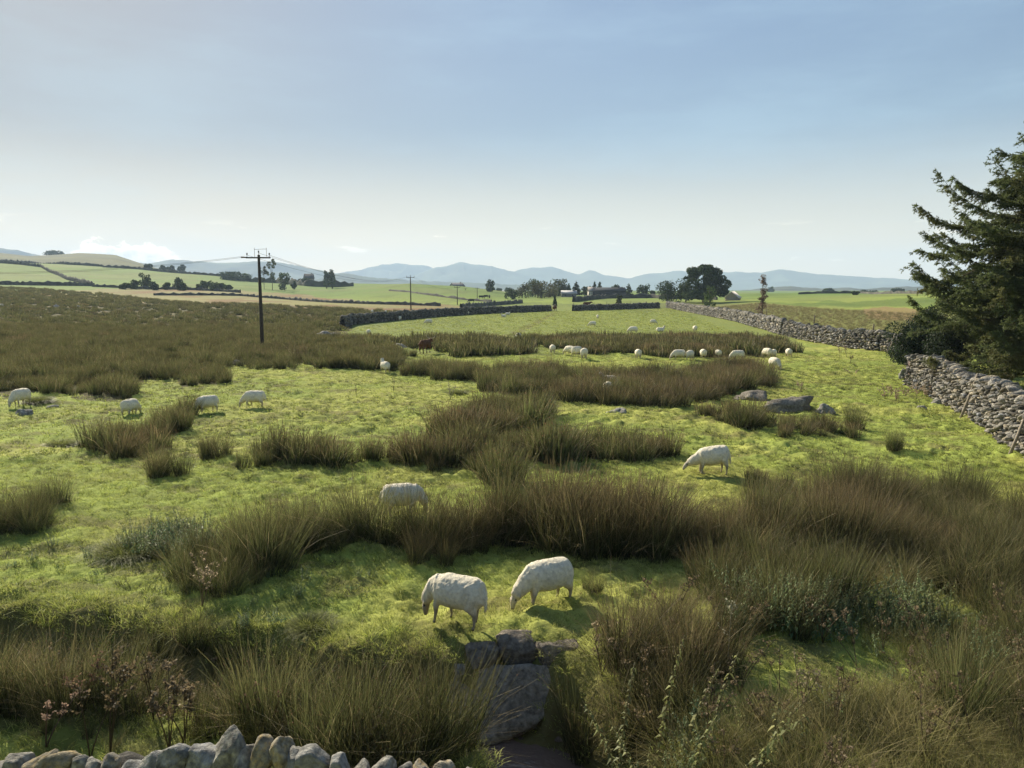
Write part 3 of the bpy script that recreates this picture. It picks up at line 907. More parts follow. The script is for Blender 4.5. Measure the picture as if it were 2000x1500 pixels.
# (px, row of the feet, pose, heading in degrees (0 right, 90 away, 180 left), scale, label)
SHEEP = [
    (890, 1226, ('graze_in', 0), 158, 1.0, 'nearest white sheep, grazing on the stream bank beside a brown tuft'),
    (1066, 1182, ('graze', 0), 208, .98, 'pale white sheep grazing just right of the nearest one, above the bank stones'),
    (787, 1010, ('graze_in', 0), 12, 1.0, 'white sheep with its head to the right, half hidden behind the reddish rush bed'),
    (1388, 930, ('kneel', 0), 176, 1.02, 'white sheep stretching its neck low beside the large rush bed on the right'),
    (497, 797, ('graze', 1), 184, 1.0, 'white sheep grazing side-on to the left on open grass left of centre'),
    (405, 806, ('graze_in', 0), 222, .98, 'white sheep grazing towards the camera just left of the side-on one'),
    (256, 811, ('graze', 1), 80, .95, 'white sheep seen from behind against the left rush clump'),
    (41, 797, ('graze', 1), 262, 1.0, 'white sheep grazing head-on at the far left edge of the grass'),
    (752, 728, ('stand', 0), 125, .95, 'small white sheep standing with raised head beside dark rushes'),
    (1187, 752, ('lie', 0), 190, 1.0, 'white sheep lying in the middle rush bed, the farther of two'),
    (1187, 774, ('graze', 1), 80, .95, 'white sheep rump among the middle rushes, the nearer of two'),
    (1079, 690, ('graze', 1), 95, .95, 'white sheep seen from behind, alone left of the group of three'),
    (1112, 695, ('graze', 1), 135, 1.0, 'left sheep of the close group of three before the dark rush strip'),
    (1127, 698, ('graze', 1), 45, 1.1, 'middle sheep of the close group of three before the dark rush strip'),
    (1141, 703, ('graze', 1), 80, 1.1, 'right and nearest sheep of the close group of three before the dark rush strip'),
    (1246, 703, ('graze', 1), 92, .95, 'single white sheep seen from behind between the two groups'),
    (1325, 705, ('graze', 1), 182, 1.0, 'side-on white sheep at the left end of the right hand row'),
    (1348, 705, ('graze', 1), 60, 1.0, 'rounded white sheep second in the right hand row'),
    (1373, 701, ('graze', 1), 88, .95, 'upright looking white sheep third in the right hand row'),
    (1402, 699, ('graze', 1), 100, .8, 'small pale sheep fourth in the right hand row partly behind rushes'),
    (1440, 706, ('graze', 1), 178, 1.0, 'dim white sheep behind the top of the brown rush mound'),
    (1498, 699, ('graze', 1), 110, 1.0, 'left of the pair of white sheep near the right hand wall'),
    (1511, 699, ('graze', 1), 70, .9, 'right of the pair of white sheep near the right hand wall'),
    (1540, 699, ('graze', 1), 85, .9, 'lone white sheep with a shadow nearest the right hand wall'),
    (1513, 720, ('graze', 1), 285, 1.05, 'bright white sheep in front of the pair, grazing towards the camera'),
    (1157, 638, ('graze', 1), 175, 1.0, 'tiny white sheep low in the middle of the upper field'),
    (1167, 622, ('graze', 1), 265, .9, 'tiny white sheep closest to the dark wall in the middle'),
    (1276, 634, ('graze', 1), 15, 1.0, 'tiny white sheep high on the right of the upper field'),
    (1236, 651, ('graze', 1), 165, 1.1, 'tiny white sheep just behind the upper rush strip'),
    (1290, 648, ('lie', 0), 0, 1.1, 'tiny sheep lying down right of the upper rush strip'),
    (1357, 648, ('graze', 1), 90, 1.0, 'tiny white sheep farthest right in the upper field'),
    (1012, 663, ('graze', 1), 250, .9, 'tiny white sheep beside the end of the dark left strip of rushes'),
    (983, 619, ('lie', 0), 200, 1.0, 'left of two tiny sheep lying close together below the dark wall'),
    (992, 615, ('lie', 0), 10, 1.0, 'right of two tiny sheep lying close together below the dark wall'),
    (912, 615, ('graze', 1), 160, 1.0, 'tiny grey sheep against the foot of the dark wall'),
    (837, 634, ('graze', 1), 185, 1.1, 'tiny brownish sheep side-on on the left of the upper field'),
    (781, 626, ('graze', 1), 270, 1.0, 'tiny bright white sheep touching the curved dark wall'),
    (720, 655, ('graze', 1), 100, .95, 'small white sheep at the far left end of the upper field'),
    (727, 613, ('stand', 0), 90, 1.0, 'left of two tiny pale sheep in the brown marsh behind the wall'),
    (753, 614, ('stand', 0), 80, 1.0, 'right of two tiny pale sheep in the brown marsh behind the wall'),
    (3, 610, ('lie', 0), 180, 1.1, 'tiny pale sheep at the left edge of the marsh'),
]
for px, py, key, deg, sc_, lab in SHEEP:
    x, y = W0(px, py)
    z = gz(x, y)
    root = empty('sheep', (x, y, z - .005), R_(deg))
    root.scale = (sc_,) * 3
    if key == ('graze_in', 0) and py > 1200: root.rotation_euler = (0, R_(-1), R_(deg))
    tag(root, lab, 'sheep', GRZ)
    part_sheep(root, SM[key])
    KEEP.append((x, y, .75 if py > 900 else .5))
    if py < 1100 and py != 774 and key[0] != 'lie':       # open view in front of the sheep that stand on grass
        pass


def cow_mesh(pose, seed, c_main, c_patch, patch):
    if pose == 'graze': neck = [(.6, 0, 1.0), (.85, 0, .85), (1.02, 0, .6)]; head = [(1.0, 0, .62), (1.1, 0, .42), (1.18, 0, .2), (1.19, 0, .14)]
    else: neck = [(.6, 0, 1.05), (.8, 0, 1.12), (.98, 0, 1.22)]; head = [(.95, 0, 1.25), (1.08, 0, 1.2), (1.26, 0, 1.05), (1.3, 0, 1.0)]
    bx = np.array([-.86, -.82, -.66, -.3, 0.1, .4, .62, .75, .78]); bz = np.array([1.0, 1.0, .98, .93, .9, .92, .96, .96, .95])
    ry = np.array([.05, .16, .25, .30, .31, .27, .22, .13, .05]); rz = np.array([.06, .18, .28, .33, .36, .34, .30, .18, .06])

    def build(b):
        add_sweep(b, np.stack([bx, bx * 0, bz], -1), ry, rz, 16)
        add_sweep(b, neck, [.17, .14, .12], [.25, .20, .15], 12)
        add_sweep(b, head, [.10, .12, .075, .06], [.11, .13, .08, .06], 10)
        for s in (-1, 1):
            e = np.array(head[0]) + (.0, s * .1, .0)
            add_sweep(b, [e, e + (-.02, s * .1, .0), e + (-.03, s * .2, -.05)], [.03, .05, .02], [.02, .025, .015], 8, side=(1, 0, 0))
            add_sweep(b, [(.5, s * .17, .85), (.52, s * .17, .5), (.5, s * .17, .25), (.53, s * .17, .01)], [.13, .075, .045, .06], None, 10)
            add_sweep(b, [(-.62, s * .16, .95), (-.55, s * .18, .65), (-.7, s * .17, .45), (-.66, s * .17, .2), (-.62, s * .17, .01)], [.2, .15, .07, .05, .06], None, 10)
        add_sweep(b, [(-.85, 0, 1.1), (-.93, 0, .9), (-.93, 0, .6), (-.92, 0, .4)], [.035, .025, .025, .045], None, 8)

    def colour(co):
        x, y, z = co.T
        c = np.tile(np.array(c_main), (len(x), 1))
        if patch: c = cmix(c, sstep(-.05, .15, fbm(x / .5, y / .5, 2, seed, z / .5)), c_patch)
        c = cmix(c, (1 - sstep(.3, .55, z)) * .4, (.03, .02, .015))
        return c, np.ones(len(x))
    return remeshed('cow_body', build, .045, 4, M_HIDE, colour, .02, seed)


hb = Bag()
def horn_mesh(s):
    b = Bag(); add_sweep(b, [(0, 0, 0), (0, s * .18, .02), (.03, s * .32, .12), (.03, s * .36, .28)], [.035, .03, .02, .008], None, 8, col=(.45, .40, .30))
    return b.mesh('horn', M_HIDE, True)
HORN = {s: horn_mesh(s) for s in (-1, 1)}
CM = {'brown_s': cow_mesh('stand', 1, (.13, .058, .028), None, False), 'brown': cow_mesh('graze', 1, (.12, .05, .025), None, False), 'brown_up': cow_mesh('stand', 2, (.13, .045, .02), (.5, .42, .34), True), 'black': cow_mesh('graze', 3, (.018, .016, .015), None, False), 'red': cow_mesh('stand', 5, (.09, .03, .018), None, False)}


def cow(px, py, kind, deg, sc_, lab, horns=False, r=None):
    x, y = G(px, py) if r is None else at_r(px, r)
    root = empty('cow', (x, y, gz(x, y)), R_(deg)); root.scale = (sc_,) * 3
    tag(root, lab, 'cow', 'cattle in the fields')
    ob('cow_body', CM[kind], root)
    if horns:
        up = 1.33 if kind != 'black' else .70
        hx = .95 if kind != 'black' else .98
        for s in (-1, 1):
            h = ob('horn', HORN[s], root); h.location = (hx, s * .08, up)
    KEEP.append((x, y, 1.3))


cow(831, 691, 'brown_s', 66, .84, 'shaggy reddish brown horned cow standing in grass among the rushes', True)
cow(1083, 609, 'brown_up', 252, 1.15, 'brown and white horned cow in the gap of the dark wall', True)
cow(1147, 598, 'red', 10, 1.25, 'dark red cow behind the middle dark wall', False, 215)
cow(921, 592, 'black', 180, 1.2, 'nearest of the tiny black cattle beyond the wall, left of the others')
cow(940, 584, 'black', 0, 1.2, 'tiny black cow left in the far row of three')
cow(949, 583, 'black', 180, 1.2, 'tiny black cow in the middle of the far row of three')
cow(956, 583, 'black', 90, 1.2, 'tiny black cow right in the far row of three')

# ------------------------------------------------------------------ stones and walls
STONES = [stone_shape(ICO2, 100 + i, 14, (.5, .85), .10) for i in range(16)]
STONES1 = [stone_shape(ICO1, 200 + i, rough=.12) for i in range(12)]
BIG = [stone_shape(ICO4, 300 + i, 12, (.55, .9), .06) for i in range(16)]


def stone_into(b, shapes, tri, c, s, col, rz, seed_r, tilt=.25):
    v = shapes[seed_r.integers(len(shapes))] * np.asarray(s)
    v = eul(v, seed_r.normal(0, tilt), seed_r.normal(0, tilt), rz + seed_r.normal(0, .2))
    b.add(v + c, tri, col)


GREY = np.array([.235, .22, .19])
def stone_col(r):
    k = r.uniform(.35, 1.45)
    t = r.uniform()
    base = GREY if t < .72 else (np.array([.27, .235, .175]) if t < .9 else np.array([.20, .20, .20]))
    return base * k


def wall_mesh(name, pts, h, w, size, seed, shapes=STONES, tri=ICO2[1], both=False, material=None, dark=1.0, cop=True):
    """dry stone wall: courses of separate irregular stones on both faces and a core"""
    r = np.random.default_rng(seed); b = Bag()
    P = np.array(pts, float)
    seg = np.hypot(*np.diff(P, axis=0).T); L = np.concatenate([[0], np.cumsum(seg)]); tot = L[-1]
    at = lambda s: np.array([np.interp(s, L, P[:, 0]), np.interp(s, L, P[:, 1])])
    n = max(2, int(tot / (size * 2)))
    ss = np.linspace(0, tot, n + 1)
    core = np.array([at(s) for s in ss]); t = np.gradient(core, axis=0); t /= np.linalg.norm(t, axis=1)[:, None]; nn = np.stack([-t[:, 1], t[:, 0]], -1)
    zc = ground_z(core[:, 0], core[:, 1])
    hw = w * .30
    V = np.concatenate([np.c_[core + nn * hw, zc - .3], np.c_[core + nn * hw * .7, zc + h * .86], np.c_[core - nn * hw * .7, zc + h * .86], np.c_[core - nn * hw, zc - .3]])
    m = len(core); k = np.arange(m - 1)
    b.add(V, np.concatenate([np.stack([a * m + k, a * m + k + 1, (a + 1) * m + k + 1, (a + 1) * m + k], -1) for a in range(3)]), (.06 * dark, .055 * dark, .05 * dark))
    z = 0.0; hh0 = size * .5
    while z < h - hh0 * .4:
        hh = hh0 * r.uniform(.8, 1.2) * (1.15 - .3 * z / h)
        for side in ((-1, 1)):
            s = r.uniform(0, size)
            while s < tot:
                ln = size * r.uniform(.6, 2.0)
                c = at(s + ln / 2 if s + ln / 2 < tot else tot); a = at(min(tot, s + .01 + ln / 2) ); a0 = at(max(0, s + ln / 2 - .2))
                d = a - a0; ang = math.atan2(d[1], d[0]); nrm = np.array([-math.sin(ang), math.cos(ang)])
                off = side * (w * .5 - .10 * w * z / h * 2.0 - .05) + r.normal(0, .045)
                g = np.interp(s, ss, zc)
                wob_ = .05 * math.sin(s * .7 + seed) + .04 * math.sin(s * 2.3)
                cc = np.array([*(c + nrm * off), g + (z + hh / 2) * (1 + wob_) + r.normal(0, .03)])
                stone_into(b, shapes, tri, cc, (ln * .54, w * .22, hh * .58), stone_col(r) * dark, ang, r, .30)
                s += ln * .97
        z += hh * .93
    if cop:
        s = 0.0
        while s < tot:
            ln = size * r.uniform(.4, .9); c = at(s + ln / 2); a0 = at(max(0, s - .2)); a = at(min(tot, s + .2)); d = a - a0; ang = math.atan2(d[1], d[0])
            g = np.interp(s, ss, zc)
            wob_ = .05 * math.sin(s * .7 + seed) + .04 * math.sin(s * 2.3)
            stone_into(b, shapes, tri, np.array([*c, g + h * (1 + wob_) + r.normal(0, .03)]), (ln * .62, w * .42, size * r.uniform(.4, 1.05)), stone_col(r) * dark, ang, r, .3)
            s += ln * .95
    return b.mesh(name, material or M_STONE)


def thing_mesh(name, me, label, cat, group=None):
    return tag(ob(name, me), label, cat, group)


WALLG = 'dry stone walls'
# (row points, height, width, stone size, label)
near_wall = [W0(*p) for p in [(1762, 752), (1785, 757), (1830, 778), (1900, 822), (1960, 866), (2010, 900), (2100, 985)]] + [(10.6, 13.5), (9.5, 8.0)]
NW = [(near_wall[i][0] * 1.0 + .35, near_wall[i][1]) for i in range(len(near_wall))]
thing_mesh('stone_wall', wall_mesh('stone_wall', NW, 1.45, .85, .24, 11), 'rough grey dry stone wall with leaning posts, below the big conifer', 'wall', WALLG)
w2 = [W0(*p) for p in [(1528, 654), (1587, 667), (1650, 679), (1725, 688), (1767, 693), (1815, 704)]]
thing_mesh('stone_wall', wall_mesh('stone_wall', w2, 1.35, .8, .30, 12), 'grey dry stone wall running behind the metal hurdle to the small round bush', 'wall', WALLG)
w3 = [W0(*p) for p in [(1303, 601), (1345, 609), (1400, 620), (1450, 631), (1500, 645), (1530, 655)]]
thing_mesh('stone_wall', wall_mesh('stone_wall', w3, 1.45, .9, .45, 13, STONES1, ICO1[1]), 'sunlit rough stone wall curving away along the right of the upper field', 'wall', WALLG)
w4 = [W0(*p) for p in [(668, 641), (685, 635), (720, 631), (775, 626), (850, 619), (912, 615), (990, 611), (1075, 607)]]
thing_mesh('stone_wall', wall_mesh('stone_wall', w4, 1.25, .7, .42, 14, STONES1, ICO1[1], dark=.8), 'dark stone wall curving from the marsh to the cow in the gap', 'wall', WALLG)
w5 = [W0(*p) for p in [(1118, 607), (1200, 605), (1287, 602)]]
thing_mesh('stone_wall', wall_mesh('stone_wall', w5, 1.25, .7, .42, 15, STONES1, ICO1[1], dark=.8), 'short dark stone wall between the gap and the small gate', 'wall', WALLG)


def far_wall(pts, h, label, dark=.6, step=1.0, w=.7, hj=.2, base_col=(.15, .145, .12)):
    P = [G(*p) for p in pts]; P = np.array(P)
    seg = np.hypot(*np.diff(P, axis=0).T); L = np.concatenate([[0], np.cumsum(seg)])
    n = max(4, int(L[-1] / step)); s = np.linspace(0, L[-1], n)
    c = np.stack([np.interp(s, L, P[:, 0]), np.interp(s, L, P[:, 1])], -1)
    t = np.gradient(c, axis=0); t /= np.linalg.norm(t, axis=1)[:, None] + 1e-9; nn = np.stack([-t[:, 1], t[:, 0]], -1)
    z = ground_z(c[:, 0], c[:, 1]); r = np.random.default_rng(len(pts) * 7 + int(h * 10))
    hh = h * (1 + hj * r.normal(0, 1, n)).clip(.5, 1.6); jo = r.normal(0, .06, n)[:, None]
    V = np.concatenate([np.c_[c + nn * w * .5, z - .4], np.c_[c + nn * (w * .35 + jo), z + hh * .7], np.c_[c + nn * w * .15, z + hh], np.c_[c - nn * w * .15, z + hh * .97], np.c_[c - nn * (w * .35 + jo), z + hh * .7], np.c_[c - nn * w * .5, z - .4]])
    k = np.arange(n - 1); b = Bag()
    col = np.tile(np.array(base_col) * dark, (len(V), 1)) * r.uniform(.5, 1.5, (len(V), 1))
    b.add(V, np.concatenate([np.stack([a * n + k, a * n + k + 1, (a + 1) * n + k + 1, (a + 1) * n + k], -1) for a in range(5)]), col)
    return thing_mesh('field_wall', b.mesh('field_wall', M_FARSTONE), label, 'wall', 'dark field walls and banks on the far slopes')


far_wall([(-60, 510), (0, 514), (40, 517), (80, 522), (100, 533), (130, 546), (180, 558)], 1.9, 'dark wall running down the left hillside and bending towards the bottom')
far_wall([(-60, 555), (0, 556), (60, 557), (185, 559)], 1.6, 'thin dark wall along the foot of the far left green field')
far_wall([(-60, 513), (60, 514), (130, 517), (200, 521)], 2.2, 'dark wall along the crest of the left green hill')
far_wall([(200, 522), (270, 526), (350, 534), (430, 540), (500, 545)], 2.0, 'dark wall continuing along the crest towards the wooden pole', step=2)
far_wall([(180, 560), (260, 564), (360, 566), (470, 572)], 1.2, 'thin brown bank below the bushes on the left')
far_wall([(300, 577), (470, 578), (560, 585), (640, 591), (720, 594), (860, 598)], .9, 'thin dark boundary between the straw strip and the green field')
far_wall([(460, 547), (540, 553), (600, 559), (650, 561), (690, 559)], 3.5, 'dark hedge bank below the two poplars', .5, 3, 2.5, .3, (.10, .11, .07))
far_wall([(640, 552), (720, 551), (800, 552)], 1.8, 'thin dark wall on the crest left of the middle', .6, 3)
far_wall([(1120, 590), (1180, 583), (1270, 582), (1318, 584)], 1.6, 'dark bank in front of the farm trees', .5, 2, 1.2)
far_wall([(900, 602), (960, 597), (1020, 592)], 1.2, 'thin wall behind the dark curved wall', .7, 1)
far_wall([(760, 568), (840, 577), (960, 590)], .8, 'faint track bank crossing the green rise', .6, 3)
far_wall([(1288, 584), (1330, 583), (1400, 586)], 1.2, 'low dark wall under the big dome tree', .5, 1.5)
far_wall([(1560, 575), (1680, 573), (1800, 574)], 1.0, 'thin wall along the crest of the right green field', .6, 3)

# foreground wall: body plus the big stones along its top
fg_line = [(-9.0, 6.6), (-4.5, 6.05), (-2.5, 5.85), (-1.0, 5.75), (-.2, 5.7), (1.2, 5.6), (3.0, 5.5)]
fgp = np.array(fg_line)
r_ = np.random.default_rng(5)
root = empty('stone_wall', (-3.0, 5.9, gz(-3, 5.9)))
tag(root, 'nearest dry stone wall, only its big grey top stones showing along the lower left edge', 'wall', WALLG)
bpy.context.view_layer.update()
wm = wall_mesh('wall_body', fg_line, .70, .7, .30, 21, [stone_shape(ICO3, 120 + i) for i in range(10)], ICO3[1], cop=False)
o = ob('wall_body', wm, root); o.matrix_parent_inverse = root.matrix_world.inverted()
# px centre, row of the top, width px, warmth
TOPS = [(-70, 1478, 90, 0), (30, 1476, 84, .1), (72, 1474, 70, .5), (110, 1466, 74, .6), (150, 1474, 56, .1), (186, 1478, 50, .0), (213, 1478, 40, .3), (262, 1484, 60, -.3), (310, 1468, 110, -.2), (345, 1450, 60, -.2), (398, 1458, 70, -.3), (444, 1428, 74, 0),
        (488, 1458, 50, .1), (515, 1440, 46, .4), (550, 1440, 44, .6), (575, 1462, 50, 0), (606, 1460, 66, -.1), (660, 1478, 46, -.2), (700, 1494, 50, 0), (745, 1482, 52, .1), (790, 1492, 40, -.1), (826, 1486, 44, .3), (870, 1492, 50, .5), (925, 1500, 50, .1)]
gp = 'big stones along the top of the near wall'
for i, (px, row, wpx, warm) in enumerate(TOPS):
    # the crest line in the world: y by x along the wall
    y = 5.9
    for _ in range(3):
        dist = math.hypot(y, 3.9)
        x = (px - 1000) / F * (y * cP + 3.8 * sP)
        y = float(np.interp(x, fgp[:, 0], fgp[:, 1]))
    d = rays(px, row); zt = CAMZ + y * d[2] / d[1]
    wid = wpx / F * math.hypot(y, 3.8)
    hgt = wid * (1.45 if px in (444, 550, 213) else (1.25 if wpx < 60 else .85))
    b = Bag()
    v = BIG[i % len(BIG)].copy(); v /= np.abs(v).max(0)
    v = eul(v, r_.normal(0, .1), r_.normal(0, .12), r_.normal(0, .3)); v[:, 2] /= v[:, 2].max()
    if px == 444: v[:, 0] *= (1.05 - .35 * np.clip(v[:, 2], 0, 1))
    v = v * (wid * .54, .17, hgt * .6)
    p = v * 18
    v *= (1 + .035 * fbm(p[:, 0], p[:, 1], 4, i, p[:, 2]))[:, None]
    base = np.array([.27, .26, .23]) * (1.0 + .1 * r_.normal()) + warm * np.array([.05, .01, -.06])
    spots = sstep(.05, .45, fbm(v[:, 0] / .05 + i, v[:, 1] / .05, 3, 60 + i, v[:, 2] / .05))
    lich = sstep(.25, .5, fbm(v[:, 0] / .03 + i, v[:, 1] / .03, 3, 90 + i, v[:, 2] / .03))
    cc = cmix(np.tile(base, (len(v), 1)), spots * .6, base * .42)
    cc = cmix(cc, lich * .5, (.42, .41, .35) if warm < .3 else (.42, .30, .12))
    b.add(v + (x, y, zt - hgt * .6), ICO4[1], cc)
    o = ob('top_stone', b.mesh('top_stone', M_STONE, True), root); o.matrix_parent_inverse = root.matrix_world.inverted()

# stones of the stream bank below the two near sheep
for px, row, wpx, hpx, lab in [(940, 1262, 60, 60, 'small dark stone left of the stones in the stream bank'), (1018, 1250, 84, 84, 'large dark square stone in the stream bank under the sheep'), (1088, 1258, 78, 70, 'rounded dark stone right of the square one in the stream bank'),
                               (1146, 1252, 50, 50, 'dark stone at the right end of the stream bank stones'), (1168, 1234, 40, 26, 'pale pinkish stone on top of the right end of the bank stones'), (900, 1330, 50, 36, 'dark stone low in the shaded bank left of the added slab')]:
    low = row > 1300
    x, y = W0(px, row + (0 if not low else 0), 0.0 if not low else -.55)
    d = math.hypot(y, 4.8); wd, hh = wpx / F * d, hpx / F * d
    b = Bag(); v = BIG[(px + row) % 16].copy(); v /= np.abs(v).max(0)
    v = np.sign(v) * np.abs(v) ** .7; v = v * (wd * .56, .24, hh * .38); v = eul(v, 0, 0, r_.normal(0, .1))
    v *= (1 + .05 * fbm(v[:, 0] / .06, v[:, 1] / .06, 3, px, v[:, 2] / .06))[:, None]
    col = np.array([.34, .27, .22]) if wpx == 40 else np.array([.19, .165, .135])
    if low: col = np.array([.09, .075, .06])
    spots = sstep(.0, .5, fbm(v[:, 0] / .07, v[:, 1] / .07, 3, 70 + px, v[:, 2] / .07))
    b.add(v, ICO4[1], cmix(np.tile(col, (len(v), 1)), spots * .5, col * .5))
    o = thing_mesh('bank_stone', b.mesh('bank_stone', M_STONE, True), lab, 'stone', 'stones set in the stream bank')
    o.location = (x, y - .02, (-.12 if not low else -.62) + (.1 if wpx == 40 else 0))

# field rocks: px, base row, width px, height px, depth m, label
ROCKS = [(1545, 808, 96, 26, 1.4, 'large dark rounded boulder right of centre'), (1480, 782, 80, 18, 1.5, 'paler flat topped boulder behind and left of the largest one'), (1616, 812, 34, 20, .5, 'small dark round stone right of the large boulder'),
         (1208, 812, 44, 14, .8, 'flat grey rock on the grass in front of the middle rushes'), (1163, 778, 60, 10, .8, 'long flat grey rock under the two hidden sheep'), (640, 662, 40, 14, 2.0, 'heap of grey rock at the left end of the curved wall'),
         (780, 681, 30, 8, 1.5, 'flat pale rock left of the brown horned cow'), (45, 812, 34, 12, .5, 'low grey rock in front of the leftmost sheep'), (96, 798, 26, 7, .4, 'small flat rock right of the leftmost sheep'), (460, 712, 22, 9, .6, 'small dark rock at the edge of the marsh by the pole'),
         (1805, 802, 22, 9, .35, 'small pale stone on the grass near the wall foot'), (1768, 742, 20, 26, .4, 'rounded stone at the foot of the metal hurdle'), (1840, 790, 30, 14, .5, 'fallen stone at the foot of the right wall'), (575, 664, 18, 8, .6, 'pale rock in the marsh right of the pole'),
         (1098, 670, 22, 6, .7, 'pale rock in the upper strip of rushes'), (1218, 686, 20, 6, .8, 'flat pale rock in the upper right rush strip'), (1296, 664, 14, 6, .6, 'small pale rock at the top of the rush strip'), (108, 611, 12, 6, 1.2, 'tiny pale rock far out in the marsh'), (150, 611, 10, 5, 1.2, 'tiny white rock right of the one far out in the marsh'),
         (300, 722, 46, 14, .8, 'low mossy hump of rock in the marsh edge')]
for i, (px, row, wpx, hpx, dep, lab) in enumerate(ROCKS):
    x, y = W0(px, row - 1); d = math.hypot(y, CAMZ); wd, hh = wpx / F * d, hpx / F * d
    y += dep * .4
    b = Bag(); v = BIG[(i * 5 + 3) % 16].copy(); v /= np.abs(v).max(0)
    v[:, 2] = np.where(v[:, 2] > 0, v[:, 2], v[:, 2] * .3)
    v = v * (wd * .54, dep * .5, hh)
    sc2 = max(wd, .3)
    v *= (1 + .20 * fbm(v[:, 0] / (sc2 * .22), v[:, 1] / (sc2 * .22), 5, i, v[:, 2] / (sc2 * .16)))[:, None]
    base = np.array([.19, .17, .14]) if wpx > 70 else (np.array([.33, .31, .28]) if 'pale' in lab or 'white' in lab else np.array([.23, .22, .19]))
    if 'mossy' in lab: base = np.array([.12, .12, .06])
    sp = sstep(.1, .5, fbm(v[:, 0] / (sc2 * .12) + i, v[:, 1] / (sc2 * .12), 3, 30 + i, v[:, 2] / (sc2 * .12)))
    b.add(v, ICO4[1], cmix(np.tile(base, (len(v), 1)), sp * .55, base * 1.9))
    o = thing_mesh('rock', b.mesh('rock', M_STONE, True), lab, 'rock', 'loose rocks in the pasture'); o.location = (x, y, gz(x, y) - .03)
    KEEP.append((x, y, max(wd, dep) * .42))

# grey slab added as a thick block for the window glare on the shaded bank
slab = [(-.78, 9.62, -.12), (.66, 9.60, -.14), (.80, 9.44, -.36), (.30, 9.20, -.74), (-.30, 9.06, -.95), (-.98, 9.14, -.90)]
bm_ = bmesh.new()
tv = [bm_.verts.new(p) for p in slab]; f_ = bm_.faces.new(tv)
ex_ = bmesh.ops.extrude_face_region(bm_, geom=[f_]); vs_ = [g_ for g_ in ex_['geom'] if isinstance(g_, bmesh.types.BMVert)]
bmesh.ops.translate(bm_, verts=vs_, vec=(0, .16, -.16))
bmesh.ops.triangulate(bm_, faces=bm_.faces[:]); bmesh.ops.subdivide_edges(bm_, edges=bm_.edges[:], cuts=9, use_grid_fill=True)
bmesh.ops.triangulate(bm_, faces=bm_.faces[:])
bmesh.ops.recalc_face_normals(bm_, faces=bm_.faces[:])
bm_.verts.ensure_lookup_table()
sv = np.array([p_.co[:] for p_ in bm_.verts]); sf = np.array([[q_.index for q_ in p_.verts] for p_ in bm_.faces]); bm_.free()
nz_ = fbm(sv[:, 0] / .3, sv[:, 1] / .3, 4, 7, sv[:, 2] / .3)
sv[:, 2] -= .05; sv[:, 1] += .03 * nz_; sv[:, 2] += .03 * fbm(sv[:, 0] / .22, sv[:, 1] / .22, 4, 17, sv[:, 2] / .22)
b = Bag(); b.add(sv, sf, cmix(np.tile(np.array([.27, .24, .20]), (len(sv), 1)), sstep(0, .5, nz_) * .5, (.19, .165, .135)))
thing_mesh('stone_slab', b.mesh('stone_slab', M_STONE, True), 'large smooth grey slab added as a block over the bank above the pool', 'slab')  # added block for the window glare on the bank, not a stone
# loose stones in the pool
for i, (px, row, w_) in enumerate([(905, 1462, .20), (935, 1488, .14), (1100, 1440, .16), (1010, 1430, .12), (880, 1490, .16)]):
    x, y = W0(px, row, -.93); b = Bag(); v = BIG[(i * 3 + 1) % 16] * (w_, w_ * .7, w_ * .5); b.add(v, ICO4[1], (.16, .12, .10))
    o = thing_mesh('pool_stone', b.mesh('pool_stone', M_STONE, True), ['wet stone at the left edge of the pool', 'small wet stone at the left front of the pool', 'wet stone at the right edge of the pool', 'small wet stone at the back of the pool', 'wet stone under the rushes left of the pool'][i], 'stone', 'wet stones of the pool'); o.location = (x, y, -.93)
# ------------------------------------------------------------------ posts, poles, gates
FW = 'leaning fence posts along the right wall'
for i, (x0, y0, x1, y1) in enumerate([(1737, 690, 1749, 652), (1803, 752, 1812, 697), (1823, 767, 1840, 700), (1858, 779, 1878, 722), (1883, 812, 1910, 730), (1940, 842, 1962, 752), (1979, 884, 2003, 812)]):
    x, y = W0(x0, y0 + 4); d = rays(x1, y1); ex = ['farthest, behind the hurdle', 'second from the hurdle end, short and thin', 'third, tall and straight', 'fourth, leaning to the right', 'fifth, the longest leaning one', 'sixth, below the conifer trunk', 'nearest, at the right edge'][i]
    x -= .42; y -= .35; yt = y + .03; zt = CAMZ + yt * d[2] / d[1]; xt = yt * d[0] / d[1]
    b = Bag(); v0 = np.array([x, y, gz(x, y) - .25]); v1 = np.array([xt, yt, zt])
    add_sweep(b, [v0, v0 * .5 + v1 * .5 + (.01, 0, 0), v1, v1 + (v1 - v0) * .01], [.048, .045, .042, .02], None, 7, col=(.27, .23, .18))
    thing_mesh('fence_post', b.mesh('fence_post', M_WOOD), 'weathered post leaning on the right hand wall, ' + ex, 'post', FW)

